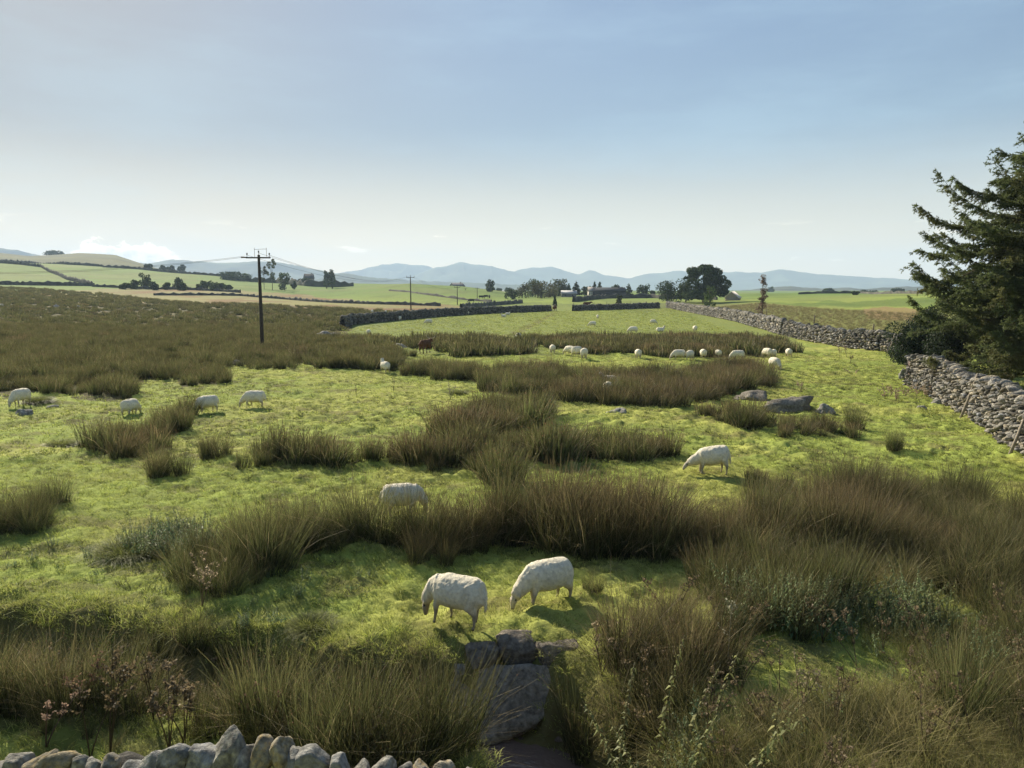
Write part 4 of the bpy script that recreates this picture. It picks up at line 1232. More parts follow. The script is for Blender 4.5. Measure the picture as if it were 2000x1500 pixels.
for i, (px, row, h) in enumerate([(1345, 600, 1.1), (1403, 607, 1.1), (1497, 617, 1.1), (1590, 633, 1.2), (1705, 655, 1.1), (1120, 598, 1.1), (1160, 597, 1.1), (1185, 596, 1.1), (1232, 596, 1.1), (1262, 595, 1.1), (1275, 596, 1.1)]):
    x, y = G(px, row); b = Bag(); z = gz(x, y)
    add_sweep(b, [(0, 0, -.2), (.01, 0, h * .6), (.03, .01, h), (.03, .01, h + .01)], [.07, .065, .06, .02], None, 6, col=(.16, .13, .10))
    ends = ['left of the small green tree', 'right of the small green tree', 'below the thin rust coloured tree', 'alone and thick in the rough strip', 'alone near the round bush', 'first from the wall gap', 'second from the wall gap', 'third from the wall gap', 'fourth from the wall gap', 'fifth from the wall gap', 'closest to the small gate'][i]
    o = thing_mesh('stake', b.mesh('stake', M_WOOD), 'small dark fence stake behind the stone walls, ' + ends, 'stake', 'stakes behind the far walls'); o.location = (x, y, z)

# metal hurdle leaning at the wall end
x, y = W0(1786, 752)
x -= .15; y -= .55
hd = empty('metal_hurdle', (x, y, gz(x, y)), R_(-8)); hd.rotation_euler[0] = R_(-6)
tag(hd, 'rusty pinkish metal hurdle propped against the wall end', 'hurdle')
PK = (.42, .30, .27)
for xx in (-.40, 0.0, .40):
    b = Bag(); add_sweep(b, [(xx, 0, 0), (xx, 0, 1.3)], [.028, .028], None, 6, side=(1, 0, 0), col=PK); ob('upright', b.mesh('upright', M_PLAIN), hd)
for k, zz in enumerate((.15, .45, .75, 1.02, 1.27)):
    b = Bag(); add_sweep(b, [(-.42, -.03, zz), (.42, -.03, zz)], [.024, .024], None, 6, side=(0, 0, 1), col=PK); ob('rail', b.mesh('rail', M_PLAIN), hd)
# far gate
x, y = W0(1295, 602)
g = empty('gate', (x, y, gz(x, y))); tag(g, 'tiny pale field gate between the dark wall and the sunlit wall', 'gate')
for xx in (-1.2, 1.2):
    b = Bag(); add_sweep(b, [(xx, 0, -.1), (xx, 0, 1.5)], [.09, .09], None, 6, side=(1, 0, 0), col=(.25, .23, .2)); ob('gate_post', b.mesh('gate_post', M_PLAIN), g)
for zz in (.3, .6, .9, 1.2):
    b = Bag(); add_sweep(b, [(-1.15, -.03, zz), (1.15, -.03, zz)], [.04, .04], None, 6, side=(0, 0, 1), col=(.4, .38, .35)); ob('bar', b.mesh('bar', M_PLAIN), g)

POLES = []
def pole(px, r, top_row, label, arm=1.9, rot=0.0, x=None, y=None):
    if x is None: x, y = at_r(px, r)
    z = gz(x, y); rr = math.hypot(x, y)
    zt = row_z(px, top_row, rr) if top_row else z + 8.0
    h = float(zt - z)
    root = empty('electricity_pole', (x, y, z), rot); tag(root, label, 'pole', 'wooden electricity poles')
    b = Bag(); add_sweep(b, [(0, 0, -.3), (0, 0, h * .5), (.0, 0, h), (0, 0, h + .02)], [.15, .13, .10, .06], None, 10, col=(.085, .07, .055)); ob('post', b.mesh('post', M_WOOD), root)
    b = Bag(); add_box(b, (0, -.13, h - .22), (arm, .10, .11), (.10, .085, .07)); ob('crossarm', b.mesh('crossarm', M_WOOD), root)
    for sx in (-arm * .46, 0, arm * .46):
        b = Bag(); zz = h - .16 if sx else h + .02
        add_sweep(b, [(sx, -.13 if sx else 0, zz), (sx, -.13 if sx else 0, zz + .16), (sx, -.13 if sx else 0, zz + .17), (sx, -.13 if sx else 0, zz + .30), (sx, -.13 if sx else 0, zz + .32)], [.02, .02, .06, .05, .02], None, 8, side=(1, 0, 0), col=(.20, .17, .14)); ob('insulator', b.mesh('insulator', M_PLAIN), root)
    POLES.append((x, y, z + h + .15, arm, rot))
    return root, h


p1, h1 = pole(508, 63.5, 498, 'tall dark wooden electricity pole standing in the marsh, nearest of the line')
for s in (-1, 1):   # raised jumper bar above the first crossarm
    b = Bag(); add_sweep(b, [(s * .28 if s < 0 else .66, -.13, h1 - .2), (s * .28 if s < 0 else .66, -.13, h1 + .55)], [.014, .014], None, 6, side=(1, 0, 0), col=(.12, .1, .08)); ob('riser', b.mesh('riser', M_PLAIN), p1)
b = Bag(); add_sweep(b, [(-.3, -.13, h1 + .42), (.68, -.13, h1 + .46)], [.012, .012], None, 6, side=(0, 0, 1), col=(.12, .1, .08)); ob('jumper_bar', b.mesh('jumper_bar', M_PLAIN), p1)
b = Bag(); add_sweep(b, [(-1.35, -.13, h1 - .2), (-.9, -.13, h1 - .2)], [.05, .05], None, 6, side=(0, 0, 1), col=(.2, .17, .14)); ob('strain_insulator', b.mesh('strain_insulator', M_PLAIN), p1)
pole(802, 178, 540, 'second wooden electricity pole, behind the curved dark wall')
pole(893, 245, 560, 'third wooden electricity pole beyond the dark wall')
pole(932, 330, 562, 'fourth thin electricity pole, small on the green rise')
pole(909, 430, 563, 'fifth very small electricity pole behind the third')
b_w = []
for k in range(len(POLES) - 2):
    A, B = POLES[k], POLES[k + 1]
    for s in (-1, 0, 1):
        t = np.linspace(0, 1, 24); sag = 1.6 * 4 * t * (1 - t)
        P = np.stack([A[0] + (B[0] - A[0]) * t + s * .87, A[1] + (B[1] - A[1]) * t, A[2] - (.0 if s == 0 else .18) + (B[2] - A[2]) * t - sag], -1)
        b = Bag(); add_sweep(b, P, np.full(24, .010), None, 4, col=(.10, .10, .10))
        thing_mesh('power_line', b.mesh('power_line', M_PLAIN), '%s wire hanging between the %s electricity poles' % (['left', 'middle', 'right'][s + 1], ['first and second', 'second and third', 'third and fourth'][k]), 'wire', 'overhead wires')
A = POLES[0]
for s in range(2):
    t = np.linspace(0, 1, 30); sag = 1.2 * 4 * t * (1 - t); Bx = (-66, 70, A[2] + .1)
    P = np.stack([A[0] - 1.3 + (Bx[0] - A[0]) * t, A[1] + (Bx[1] - A[1]) * t + s * .5, A[2] - .35 + .12 * s + (Bx[2] - A[2]) * t - sag], -1)
    b = Bag(); add_sweep(b, P, np.full(30, .010), None, 4, side=(0, 0, 1), col=(.10, .10, .10))
    thing_mesh('power_line', b.mesh('power_line', M_PLAIN), 'faint %s wire running from the nearest pole out of the left edge' % ['lower', 'upper'][s], 'wire', 'overhead wires')

# ------------------------------------------------------------------ far buildings
def house(px, row, r, wpx, hpx, label, wall=(.45, .43, .40), roof=(.16, .16, .17), rz=0.0, roof_frac=.5, depth=7):
    x, y = at_r(px, r); z = gz(x, y) - .5
    w = wpx / F * r; h = row_z(px, row - hpx, r) - row_z(px, row, r); z = float(row_z(px, row, r)) - .3
    z = min(z, gz(x, y) - .2) if gz(x, y) > z - 3 else gz(x, y) - .2
    top = float(row_z(px, row - hpx, r)) - z; e = top * (1 - roof_frac)
    root = empty('farm_building', (x, y, z), rz); tag(root, label, 'building', 'far farm buildings')
    b = Bag(); add_box(b, (0, 0, e / 2), (w, depth, e), wall)
    b.add([(-w / 2, -depth / 2 + .002, e), (-w / 2, depth / 2 - .002, e), (-w / 2 + .002, 0, top - .1)], [[0, 1, 2]], wall); b.add([(w / 2, -depth / 2, e), (w / 2, depth / 2, e), (w / 2 - .002, 0, top - .1)], [[0, 2, 1]], wall)
    ob('wall', b.mesh('wall', M_PLAIN), root)
    b = Bag(); o_ = .35
    for s in (-1, 1):
        q = np.array([(-w / 2 - o_, s * (depth / 2 + o_), e - .15), (w / 2 + o_, s * (depth / 2 + o_), e - .15), (w / 2 + o_, 0, top), (-w / 2 - o_, 0, top)])
        b.add(np.concatenate([q, q + (0, 0, .18)]), [[0, 1, 2, 3], [7, 6, 5, 4], [0, 4, 5, 1], [1, 5, 6, 2], [3, 2, 6, 7], [0, 3, 7, 4]], roof)
    rf = ob('roof', b.mesh('roof', M_PLAIN), root)
    if w > 5:
        b = Bag(); add_box(b, (w * .32, 0, top + .3), (.8, .8, 1.2), wall); ob('chimney', b.mesh('chimney', M_PLAIN), rf)
    for k in (-.25, .25):
        b = Bag(); add_box(b, (w * k, -depth / 2 - .02, e * .5), (w * .12, .06, e * .35), (.05, .05, .06)); ob('window', b.mesh('window', M_PLAIN), root)
    return root


house(1432, 583, 285, 22, 13, 'small stone barn with pale roof right of the big dome tree', (.34, .29, .25), (.55, .50, .46), R_(60), .65, 4.5)
house(1111, 573, 345, 28, 5, 'long low white roofed shed in front of the farm trees', (.22, .22, .22), (.42, .42, .42), 0, .4, 5)
house(1153, 573, 350, 8, 12, 'small pale house corner between the conifers', (.62, .58, .5), (.3, .28, .26), 0, .4, 5)
house(1189, 578, 352, 60, 16, 'large dark farm shed behind the bank', (.07, .07, .08), (.055, .058, .065), 0, .35, 9)
house(893, 561, 545, 22, 8, 'grey roofed house on the green rise behind the third pole', (.3, .28, .26), (.13, .13, .14), R_(28), .7, 8)
house(985, 574, 720, 18, 6, 'tiny pale house left of the woodland', (.6, .58, .54), (.25, .25, .27), 0, .5, 8)
house(1006, 574, 740, 14, 5, 'tiny grey house next to the woodland edge', (.4, .4, .38), (.2, .2, .22), R_(20), .5, 8)
house(604, 543, 690, 16, 8, 'small stone barn beside the hedge bank near the poplars', (.16, .15, .13), (.07, .07, .075), R_(28), .5, 8)

# ------------------------------------------------------------------ trees
def crown_pts(r, blobs, n, shell=.35):
    """points through the volume of several blobs, denser towards their outsides"""
    vol = np.array([b[3] * b[4] * b[5] for b in blobs]); vol = vol ** .8; k = r.choice(len(blobs), n, p=vol / vol.sum())
    B = np.array(blobs)[k]
    d = r.normal(size=(n, 3)); d /= np.linalg.norm(d, axis=1)[:, None]
    rad = np.maximum(r.uniform(0, 1, n) ** .33, r.uniform(0, 1, n) * shell + 1 - shell) * r.uniform(.8, 1.08, n)
    return B[:, :3] + d * rad[:, None] * B[:, 3:6], k


def tree(px, r, row_base, row_top, wpx, kind, label, col, seed, name='tree', cat='tree', group=None, leaf=None, gaps=.25, trunk=True, nleaf=None):
    x, y = at_r(px, r); z = gz(x, y)
    zt = float(row_z(px, row_top, r)); H_ = max(1.5, zt - z); Wd = wpx / F * r * .5
    rr = np.random.default_rng(seed); root = empty(name, (x, y, z)); tag(root, label, cat, group)
    leaf = leaf or max(.2, r * .0016)
    blobs = []
    if kind == 'dome':
        for _ in range(46):
            a = rr.uniform(0, 6.283); t = rr.uniform(0, 1); ph = rr.uniform(.12, 1.0)
            rad = Wd * .92 * math.sqrt(max(0, 1 - (ph - .25) ** 2 / .62)) * (t ** .4)
            s = Wd * rr.uniform(.17, .30)
            blobs.append((math.cos(a) * rad, math.sin(a) * rad, H_ * (.06 + .82 * ph), s, s, s * .75))
        base = .10
    elif kind == 'round':
        for _ in range(28):
            a = rr.uniform(0, 6.283); t = rr.uniform(0, 1) ** .5; s = Wd * rr.uniform(.26, .42)
            blobs.append((math.cos(a) * Wd * .74 * t, math.sin(a) * Wd * .74 * t, H_ * (.10 + .76 * rr.uniform(0, 1)), s, s, min(s, H_ * .22)))
    elif kind == 'bush':
        for _ in range(10):
            a = rr.uniform(0, 6.283); t = rr.uniform(0, 1) ** .5; s = Wd * rr.uniform(.30, .5)
            blobs.append((math.cos(a) * Wd * .6 * t, math.sin(a) * Wd * .6 * t, H_ * rr.uniform(.15, .72), s, s, min(s, H_ * .3)))
    elif kind == 'cone':
        for k in range(16):
            t = (k + .5) / 16; s = Wd * (1 - t) ** .8
            for _ in range(3):
                a = rr.uniform(0, 6.283); blobs.append((math.cos(a) * s * .5, math.sin(a) * s * .5, H_ * (.08 + .88 * t), s * .55 + .1, s * .55 + .1, H_ * .045))
    elif kind == 'poplar':
        for k in range(16):
            t = (k + .5) / 16; s = Wd * (math.sin(math.pi * (.12 + .80 * t)) ** .6)
            blobs.append((rr.normal(0, Wd * .12), rr.normal(0, Wd * .12), H_ * (.10 + .85 * t), s, s, H_ * .07))
    elif kind == 'sapling':
        for k in range(60):
            t = rr.uniform(.10, 1); s = Wd * rr.uniform(.14, .34)
            a = rr.uniform(0, 6.283); q = Wd * .7 * (1.1 - t) ** .5 * rr.uniform(0, 1)
            blobs.append((math.cos(a) * q, math.sin(a) * q, H_ * t * .97, s, s, H_ * .04))
    elif kind == 'airy':
        for _ in range(20):
            a = rr.uniform(0, 6.283); t = rr.uniform(0, 1) ** .5; s = Wd * rr.uniform(.16, .3)
            blobs.append((math.cos(a) * Wd * .75 * t, math.sin(a) * Wd * .75 * t, H_ * rr.uniform(.32, .94), s, s, s))
    vol = sum(b[3] * b[4] * b[5] for b in blobs)
    n = nleaf or int(min(7000, max(900, 1.25 * vol / leaf ** 3 * (1.3 if kind != 'airy' else .7))))
    p, k = crown_pts(rr, blobs, n)
    m = p[:, 2] > .05
    m &= (fbm(p[:, 0] / (Wd * .28), p[:, 1] / (Wd * .28), 2, seed, p[:, 2] / (Wd * .28)) > -1 + gaps * 1.6)
    p, k = p[m], k[m]
    bc = (1 + .22 * rr.normal(size=len(blobs))).clip(.55, 1.5)[k][:, None] * np.asarray(col)
    b = Bag(); leafq(b, p, leaf * rr.uniform(.7, 1.5, len(p)), bc, rr, .2, .8)
    if trunk:
        t = Bag(); tr = max(.05, H_ * (.022 if kind not in ('airy', 'sapling') else .008))
        add_sweep(t, [(0, 0, -.2), (tr, 0, H_ * .25), (0, tr, H_ * .6), (0, 0, H_ * .85)], [tr * 1.5, tr, tr * .6, tr * .15], None, 8, col=(.10, .085, .06))
        for q in range(7):
            bb = blobs[int(rr.integers(len(blobs)))]
            z0 = max(H_ * .15, bb[2] * .55)
            add_sweep(t, [(0, 0, z0), (bb[0] * .5, bb[1] * .5, (z0 + bb[2]) * .5 + .1), (bb[0], bb[1], bb[2])], [tr * .55, tr * .35, tr * .1], None, 5, col=(.10, .085, .06))
        ob('trunk', t.mesh('trunk', M_BARK), root)
    ob('crown', b.mesh('crown', M_TREE), root)
    return root


DK, MD, LT, BR = (.05, .072, .03), (.065, .09, .035), (.10, .12, .045), (.10, .095, .045)
tree(1374, 262, 590, 513, 92, 'dome', 'large dark dome shaped tree on the horizon right of centre', DK, 401, leaf=.42, gaps=.35, nleaf=26000)
tree(1305, 275, 586, 546, 50, 'round', 'round dark tree at the left end beside the big dome tree', DK, 402)
tree(1340, 272, 586, 545, 44, 'round', 'dark tree touching the left flank of the big dome tree', DK, 403)
tree(1386, 205, 592, 554, 28, 'round', 'small green tree standing in front of the big dome tree', (.09, .13, .04), 404)
tree(1490, 125, 618, 536, 32, 'sapling', 'thin rust coloured sapling beside the sunlit wall', (.21, .15, .11), 405, leaf=.13, gaps=.3, nleaf=2600)
tree(1209, 212, 596, 574, 13, 'round', 'little olive bush tree behind the middle dark wall', (.10, .11, .045), 406)
tree(1084, 235, 596, 577, 8, 'cone', 'tiny dark conifer above the cow in the wall gap', DK, 407, cat='conifer')
wl_ = [(1000, 30, 564, MD, 'low bushy tree at the left end of the farm woodland'), (1020, 38, 555, BR, 'second tree from the left in the farm woodland, olive'), (1040, 44, 546, MD, 'tallest left tree of the farm woodland'), (1057, 44, 549, BR, 'brownish tree in the middle of the farm woodland'),
       (1074, 42, 550, BR, 'rounded olive tree right of the middle of the farm woodland'), (1092, 46, 543, (.08, .09, .05), 'tall grey green tree at the right end of the farm woodland')]
for i, (px, w, top, col, lab) in enumerate(wl_): tree(px, 330 + (i % 3) * 18, 580, top, w, 'round', lab, col, 410 + i)
cf = [(1111, 13, 553, 'cone', 'small pointed conifer just right of the woodland'), (1125, 24, 547, 'cone', 'broad pointed conifer behind the white shed'), (1142, 14, 559, 'round', 'low dark tree right of the broad conifer'), (1150, 14, 557, 'round', 'low dark tree left of the double conifer'), (1161, 15, 549, 'cone', 'left peak of the double conifer'),
      (1171, 18, 548, 'cone', 'right peak of the double conifer'), (1194, 12, 559, 'round', 'small round tree behind the dark shed roof'), (1206, 22, 556, 'round', 'rounded tree right of the dark shed'), (1227, 22, 552, 'cone', 'pointed brownish conifer left of the round tree'), (1256, 28, 554, 'round', 'round tree standing free between the farm and the dome tree'),
      (1276, 14, 566, 'bush', 'low bush right of the free standing round tree'), (1100, 18, 560, 'round', 'dark tree behind the woodland edge')]
for i, (px, w, top, kd, lab) in enumerate(cf): tree(px, 362 + (i % 4) * 10, 580, top, w, kd, lab, [DK, (.055, .07, .035), (.075, .085, .04)][i % 3], 430 + i, cat='conifer' if kd == 'cone' else 'tree')
tree(957, 430, 572, 546, 19, 'round', 'round dark tree alone left of the woodland', DK, 450)
for i, (px, w, top, lab) in enumerate([(975, 12, 563, 'tiny tree left of the tiny houses'), (992, 14, 562, 'tiny tree between the tiny houses'), (966, 12, 566, 'tiny low bush beside the round dark tree')]): tree(px, 640, 575, top, w, 'round', lab, MD, 455 + i)
tree(638, 520, 556, 527, 12, 'poplar', 'left of the two tall poplars standing together', MD, 460, cat='poplar')
tree(649, 522, 556, 525, 13, 'poplar', 'right of the two tall poplars standing together', MD, 461, cat='poplar')
tree(532, 420, 566, 505, 26, 'airy', 'tall thin leaved tree right behind the nearest pole', (.09, .11, .05), 462, leaf=.5, gaps=.3)
tree(516, 430, 566, 518, 22, 'airy', 'lower airy tree left of the tall thin leaved one', (.09, .10, .05), 463, leaf=.5)
tree(556, 430, 566, 530, 24, 'round', 'rounded tree right of the tall thin leaved one', MD, 464)
tree(574, 470, 566, 545, 12, 'round', 'small tree farther right behind the pole', MD, 465)
for i, (px, w, top, base) in enumerate([(246, 22, 549, 562), (266, 22, 545, 562), (286, 22, 532, 562), (302, 22, 548, 562), (327, 18, 550, 562), (346, 26, 541, 562), (354, 22, 549, 563), (392, 20, 553, 564), (405, 26, 548, 564), (421, 26, 551, 564), (433, 18, 552, 565), (446, 22, 555, 566)]):
    labs = ['first and leftmost', 'second', 'third and tallest', 'fourth', 'fifth, low', 'sixth, twin topped', 'seventh, tucked beside the twin topped one', 'eighth, after the gap', 'ninth', 'tenth', 'eleventh, narrow', 'last and lowest'][i]
    tree(px, 372 + (i % 3) * 8, base, top, w, 'bush' if px != 286 else 'round', 'dark bush in the row under the left hill, ' + labs, MD, 470 + i, name='bush', cat='bush', group='row of bushes below the left hill')
for i, (px, r, w, top, lab) in enumerate([(107, 1480, 42, 489, 'dark clump of trees on the moor skyline at far left'), (295, 830, 20, 515, 'round tree on the crest of the left hill'), (320, 860, 12, 517, 'small tree right of the round one on the crest'), (336, 860, 16, 519, 'low tree on the left crest, third from the round one'),
                                          (355, 850, 18, 515, 'rounded tree on the left crest, fourth from the round one'), (185, 830, 18, 517, 'low bush on the crest wall at the left'), (1505, 1300, 14, 560, 'tiny tree on the right moor'), (1620, 700, 30, 563, 'tiny dark clump beyond the right green field'),
                                          (1670, 330, 12, 569, 'single little bush on the crest of the right green field'), (1700, 700, 34, 563, 'tiny dark wood at the right beyond the green field'), (1755, 690, 28, 562, 'tiny dark wood touching the conifer branch'), (1290, 700, 40, 571, 'low far hedge trees behind the farm')]):
    tree(px, r, 580, top, w, 'bush', lab, DK, 490 + i)
tree(460, 640, 550, 529, 62, 'bush', 'dark block of plantation on the crest left of the nearest pole', DK, 510, name='plantation', cat='plantation', nleaf=2500)
tree(590, 600, 556, 542, 50, 'bush', 'dark hedge trees right of the nearest pole', DK, 511, name='hedge', cat='hedge', nleaf=1500)
# dark evergreen bush behind the wall corner
bx_, by_ = at_r(1826, 49)
def near_bush(px, r, row_top, wpx, label, col, seed, n, leaf=.085, low=0.0):
    x, y = at_r(px, r); z = gz(x, y); H_ = float(row_z(px, row_top, r)) - z; Wd = wpx / F * r * .5
    rr = np.random.default_rng(seed); root = empty('evergreen_bush', (x, y, z)); tag(root, label, 'bush')
    blobs = [(rr.normal(0, Wd * .35), rr.normal(0, Wd * .3), H_ * (low + (1 - low) * t), Wd * rr.uniform(.45, .65) * (1.1 - .5 * t), Wd * .6, H_ * .16) for t in np.linspace(.12, .82, 26)]
    p, k = crown_pts(rr, blobs, n, .3)
    p = p[p[:, 2] > 0]
    b = Bag(); leafq(b, p, leaf * rr.uniform(.7, 1.5, len(p)), np.asarray(col) * (1 + .25 * rr.normal(size=(len(p), 1))).clip(.5, 1.6), rr, .1, .6); ob('crown', b.mesh('crown', M_LEAF), root)
    t = Bag(); add_sweep(t, [(0, 0, -.1), (.05, 0, H_ * .4), (0, 0, H_ * .8)], [.12, .09, .03], None, 8, col=(.09, .07, .05)); ob('trunk', t.mesh('trunk', M_BARK), root)
near_bush(1806, 50, 594, 92, 'dark dense round evergreen bush where the two right walls meet', (.028, .045, .02), 520, 26000, .09, .1)
near_bush(1868, 45, 612, 90, 'dark evergreen bush merging into the foot of the big conifer', (.028, .042, .02), 521, 22000, .09, .05)


# big conifer at the right edge
def conifer(x, y, H_, label, seed):
    rr = np.random.default_rng(seed); z = gz(x, y)
    root = empty('conifer', (x, y, z)); tag(root, label, 'conifer')
    t = Bag(); add_sweep(t, [(0, 0, -.2), (.05, 0, H_ * .3), (0, .04, H_ * .7), (0, 0, H_)], [.28, .22, .12, .02], None, 12, col=(.12, .095, .07)); ob('trunk', t.mesh('trunk', M_BARK), root)
    wood, leaf = Bag(), Bag()
    tw, td, tl = [], [], []
    nb = 400
    for i in range(nb):
        f = (i + rr.uniform()) / nb; z0 = H_ * (.08 + .90 * f ** .95)
        a = i * 2.399 + rr.normal(0, .25)
        left = .5 - .5 * math.cos(a)   # longer towards the light on the left
        L = float(np.interp(z0, [0, 2, 5, 7.6, 8.4, 9.6, 11.3, 13.2], [5.6, 6.0, 6.2, 6.2, 4.6, 3.2, 1.8, .3])) * rr.uniform(.45, 1.0) * (.9 + .14 * left)
        up = rr.uniform(.02, .5) * (1 if rr.uniform() < .8 else -.6)
        s = np.linspace(0, 1, 9)
        rad = L * s; zz = z0 + L * (up * s - .42 * s * s + .30 * s ** 4 * (1 + up)) + .0
        w = rr.normal(0, .05, 2)
        ax, ay = math.cos(a), math.sin(a)
        P = np.stack([ax * rad - ay * w[0] * L * s * s, ay * rad + ax * w[0] * L * s * s, zz], -1)
        add_sweep(wood, P, np.linspace(.045 * (1 - f) + .02, .005, 9), None, 5, side=(0, 0, 1), col=(.11, .085, .06))
        # side twigs, drooping sprays
        nt = int(L * 22)
        for k in range(nt):
            q = rr.uniform(.12, 1.0) ** .8; p = np.array([np.interp(q, s, P[:, c]) for c in range(3)])
            sd_ = 1 if k % 2 else -1
            d = np.array([ax * .75 - ay * sd_ * .75, ay * .75 + ax * sd_ * .75, rr.normal(.02, .28)]); d /= np.linalg.norm(d)
            ll = rr.uniform(.30, .80) * (1.15 - .6 * q) * min(1, L / 2 + .3)
            tw.append(p); td.append(d); tl.append(ll)
        tw.append(P[-1] - (P[-1] - P[-2]) * .5); td.append((P[-1] - P[-3]) / np.linalg.norm(P[-1] - P[-3])); tl.append(.30)
    tw, td, tl = np.array(tw), np.array(td), np.array(tl)
    # twigs as thin strips, each with small needle bundles around it
    sub_p, sub_d, sub_l = [tw], [td], [tl]
    for _ in range(3):
        q = rr.uniform(.25, .9, len(tw)); d = td + rr.normal(0, .55, td.shape) + (0, 0, -.12); d /= np.linalg.norm(d, axis=1)[:, None]
        sub_p.append(tw + td * (tl * q)[:, None] - np.array([0, 0, 1]) * (.18 * tl * q * q)[:, None]); sub_d.append(d); sub_l.append(tl * rr.uniform(.3, .55, len(tl)))
    P_, D_, L_ = np.concatenate(sub_p), np.concatenate(sub_d), np.concatenate(sub_l)
    n = len(P_); e = np.cross(D_, rr.normal(size=(n, 3))); e /= np.linalg.norm(e, axis=1)[:, None] + 1e-9
    E = P_ + D_ * L_[:, None] - np.array([0, 0, 1]) * (.18 * L_)[:, None]
    v = np.stack([P_ - e * .005, P_ + e * .005, E + e * .002, E - e * .002], 1).reshape(-1, 3)
    wood.add(v, np.arange(n)[:, None] * 4 + np.arange(4), (.12, .10, .06))
    m = 11
    q = rr.uniform(.1, 1.0, (n, m)); c = P_[:, None] + D_[:, None] * (L_[:, None] * q)[..., None] - np.array([0, 0, 1]) * (.18 * L_[:, None] * q * q)[..., None]
    nd_ = D_[:, None] * .75 + rr.normal(0, .55, (n, m, 3)); nd_ /= np.linalg.norm(nd_, axis=2)[..., None]
    c, nd_ = c.reshape(-1, 3), nd_.reshape(-1, 3); N = len(c)
    e = np.cross(nd_, rr.normal(size=(N, 3))); e /= np.linalg.norm(e, axis=1)[:, None] + 1e-9
    ln = rr.uniform(.05, .13, N)[:, None]
    v = np.stack([c - e * .017, c + e * .017, c + nd_ * ln], 1).reshape(-1, 3)
    tone = (1 + .3 * fbm(c[:, 0] / .7, c[:, 1] / .7, 2, seed, c[:, 2] / .7))[:, None].clip(.4, 1.7)
    col = np.tile(np.array([.125, .155, .06]), (N, 1)) * tone * (1 + .2 * rr.normal(size=(N, 1))).clip(.5, 1.6)
    warm = sstep(.1, .6, fbm(c[:, 0] / 1.6 + 5, c[:, 1] / 1.6, 2, seed + 3, c[:, 2] / 1.6)) * (c[:, 2] < H_ * .75)
    col = cmix(col, warm * .5, (.16, .14, .05))
    leaf.add(v, np.arange(N)[:, None] * 3 + np.arange(3), np.repeat(col, 3, 0))
    ob('branches', wood.mesh('branches', M_BARK), root); ob('needles', leaf.mesh('needles', M_LEAF), root)
    print('conifer needles', N)
    return root


conifer(24.4, 34.0, 12.9, 'big feathery conifer with drooping branches at the right edge behind the wall', 77)
def dock(h, seed, col=(.15, .115, .065), heads=260, hsize=.030, spread=.14, stems=3, top=.45):
    """dead flowering stalk: branched stems with seed clusters along their upper part"""
    r = np.random.default_rng(seed); b = Bag(); pts = []
    for s in range(stems):
        lx, ly = r.normal(0, spread, 2); hh = h * r.uniform(.75, 1.0); t = np.linspace(0, 1, 7)
        P = np.stack([lx * t * (1 + t) * .7, ly * t * (1 + t) * .7, hh * t], -1)
        add_sweep(b, P, np.linspace(.009, .003, 7), None, 5, col=np.array(col) * .7)
        for q in range(7):
            tt = r.uniform(1 - top, .97); p = np.array([np.interp(tt, t, P[:, c]) for c in range(3)])
            a = r.uniform(0, 6.28); L = r.uniform(.10, .26) * (1.2 - tt * .6) * h
            e = p + np.array([math.cos(a) * L * .8, math.sin(a) * L * .8, L * .55]); mid_ = (p + e) / 2 + (0, 0, -.02)
            add_sweep(b, [p, mid_, e], [.004, .003, .002], None, 4, col=np.array(col) * .7)
            k = max(2, heads // (stems * 7)); u = r.uniform(.2, 1, k)[:, None]
            pts.append(p + (e - p) * u + r.normal(0, .014, (k, 3)))
    pts = np.concatenate(pts)
    leafq(b, pts, hsize * r.uniform(.6, 1.4, len(pts)), np.array(col) * 1.1, r, 0, .8, .3)
    return b



KEEP.append((*W0(1535, 1300), .62)); KEEP.append((*W0(1480, 1290), .35)); KEEP.append((*W0(1010, 1330), .75))
# ------------------------------------------------------------------ rush beds (stuff) : polygons of the clump feet
def bed(label, poly, brown=.4, step=None, hs=1.0, edge=.35, wild=0.0, name='rushes', cat='rushes', dens=1.0):
    xs = np.array([W0(*p) for p in poly]); d = float(np.median(np.hypot(xs[:, 0], xs[:, 1])))
    if d < 19: coll, st_ = C_NEAR, .25
    elif d < 62: coll, st_ = C_MID, .44
    else: coll, st_ = C_FAR, 1.25
    st_ = step or st_
    X, Y = scatter_poly(poly, st_ / math.sqrt(dens), edge=edge if d < 60 else 1.0)
    if len(X) == 0: print('empty bed', label); return
    g_ = fbm(X / (1.2 if d < 19 else 2.4), Y / (1.6 if d < 19 else 5.0), 3, 97) < (.75 if d < 62 else .55)
    if d > 30: X, Y = X[g_], Y[g_]
    nb = sstep(-.5, .5, fbm(X / 2.2, Y / 2.2, 2, 91) + (brown - .62) * 2)
    idx = np.where(rng.uniform(0, 1, len(X)) < nb, 4, 0) + rng.integers(0, 4, len(X))
    s = hs * 1.14 * (.90 + .28 * fbm(X / 1.3, Y / 1.3, 2, 92)) * rng.uniform(.6, 1.15, len(X))
    s = np.stack([s * rng.uniform(.9, 1.2, len(X)), s * rng.uniform(.9, 1.2, len(X)), s], -1)
    stuff(name, label, cat, X, Y, idx, s, coll, .09)
    return X, Y


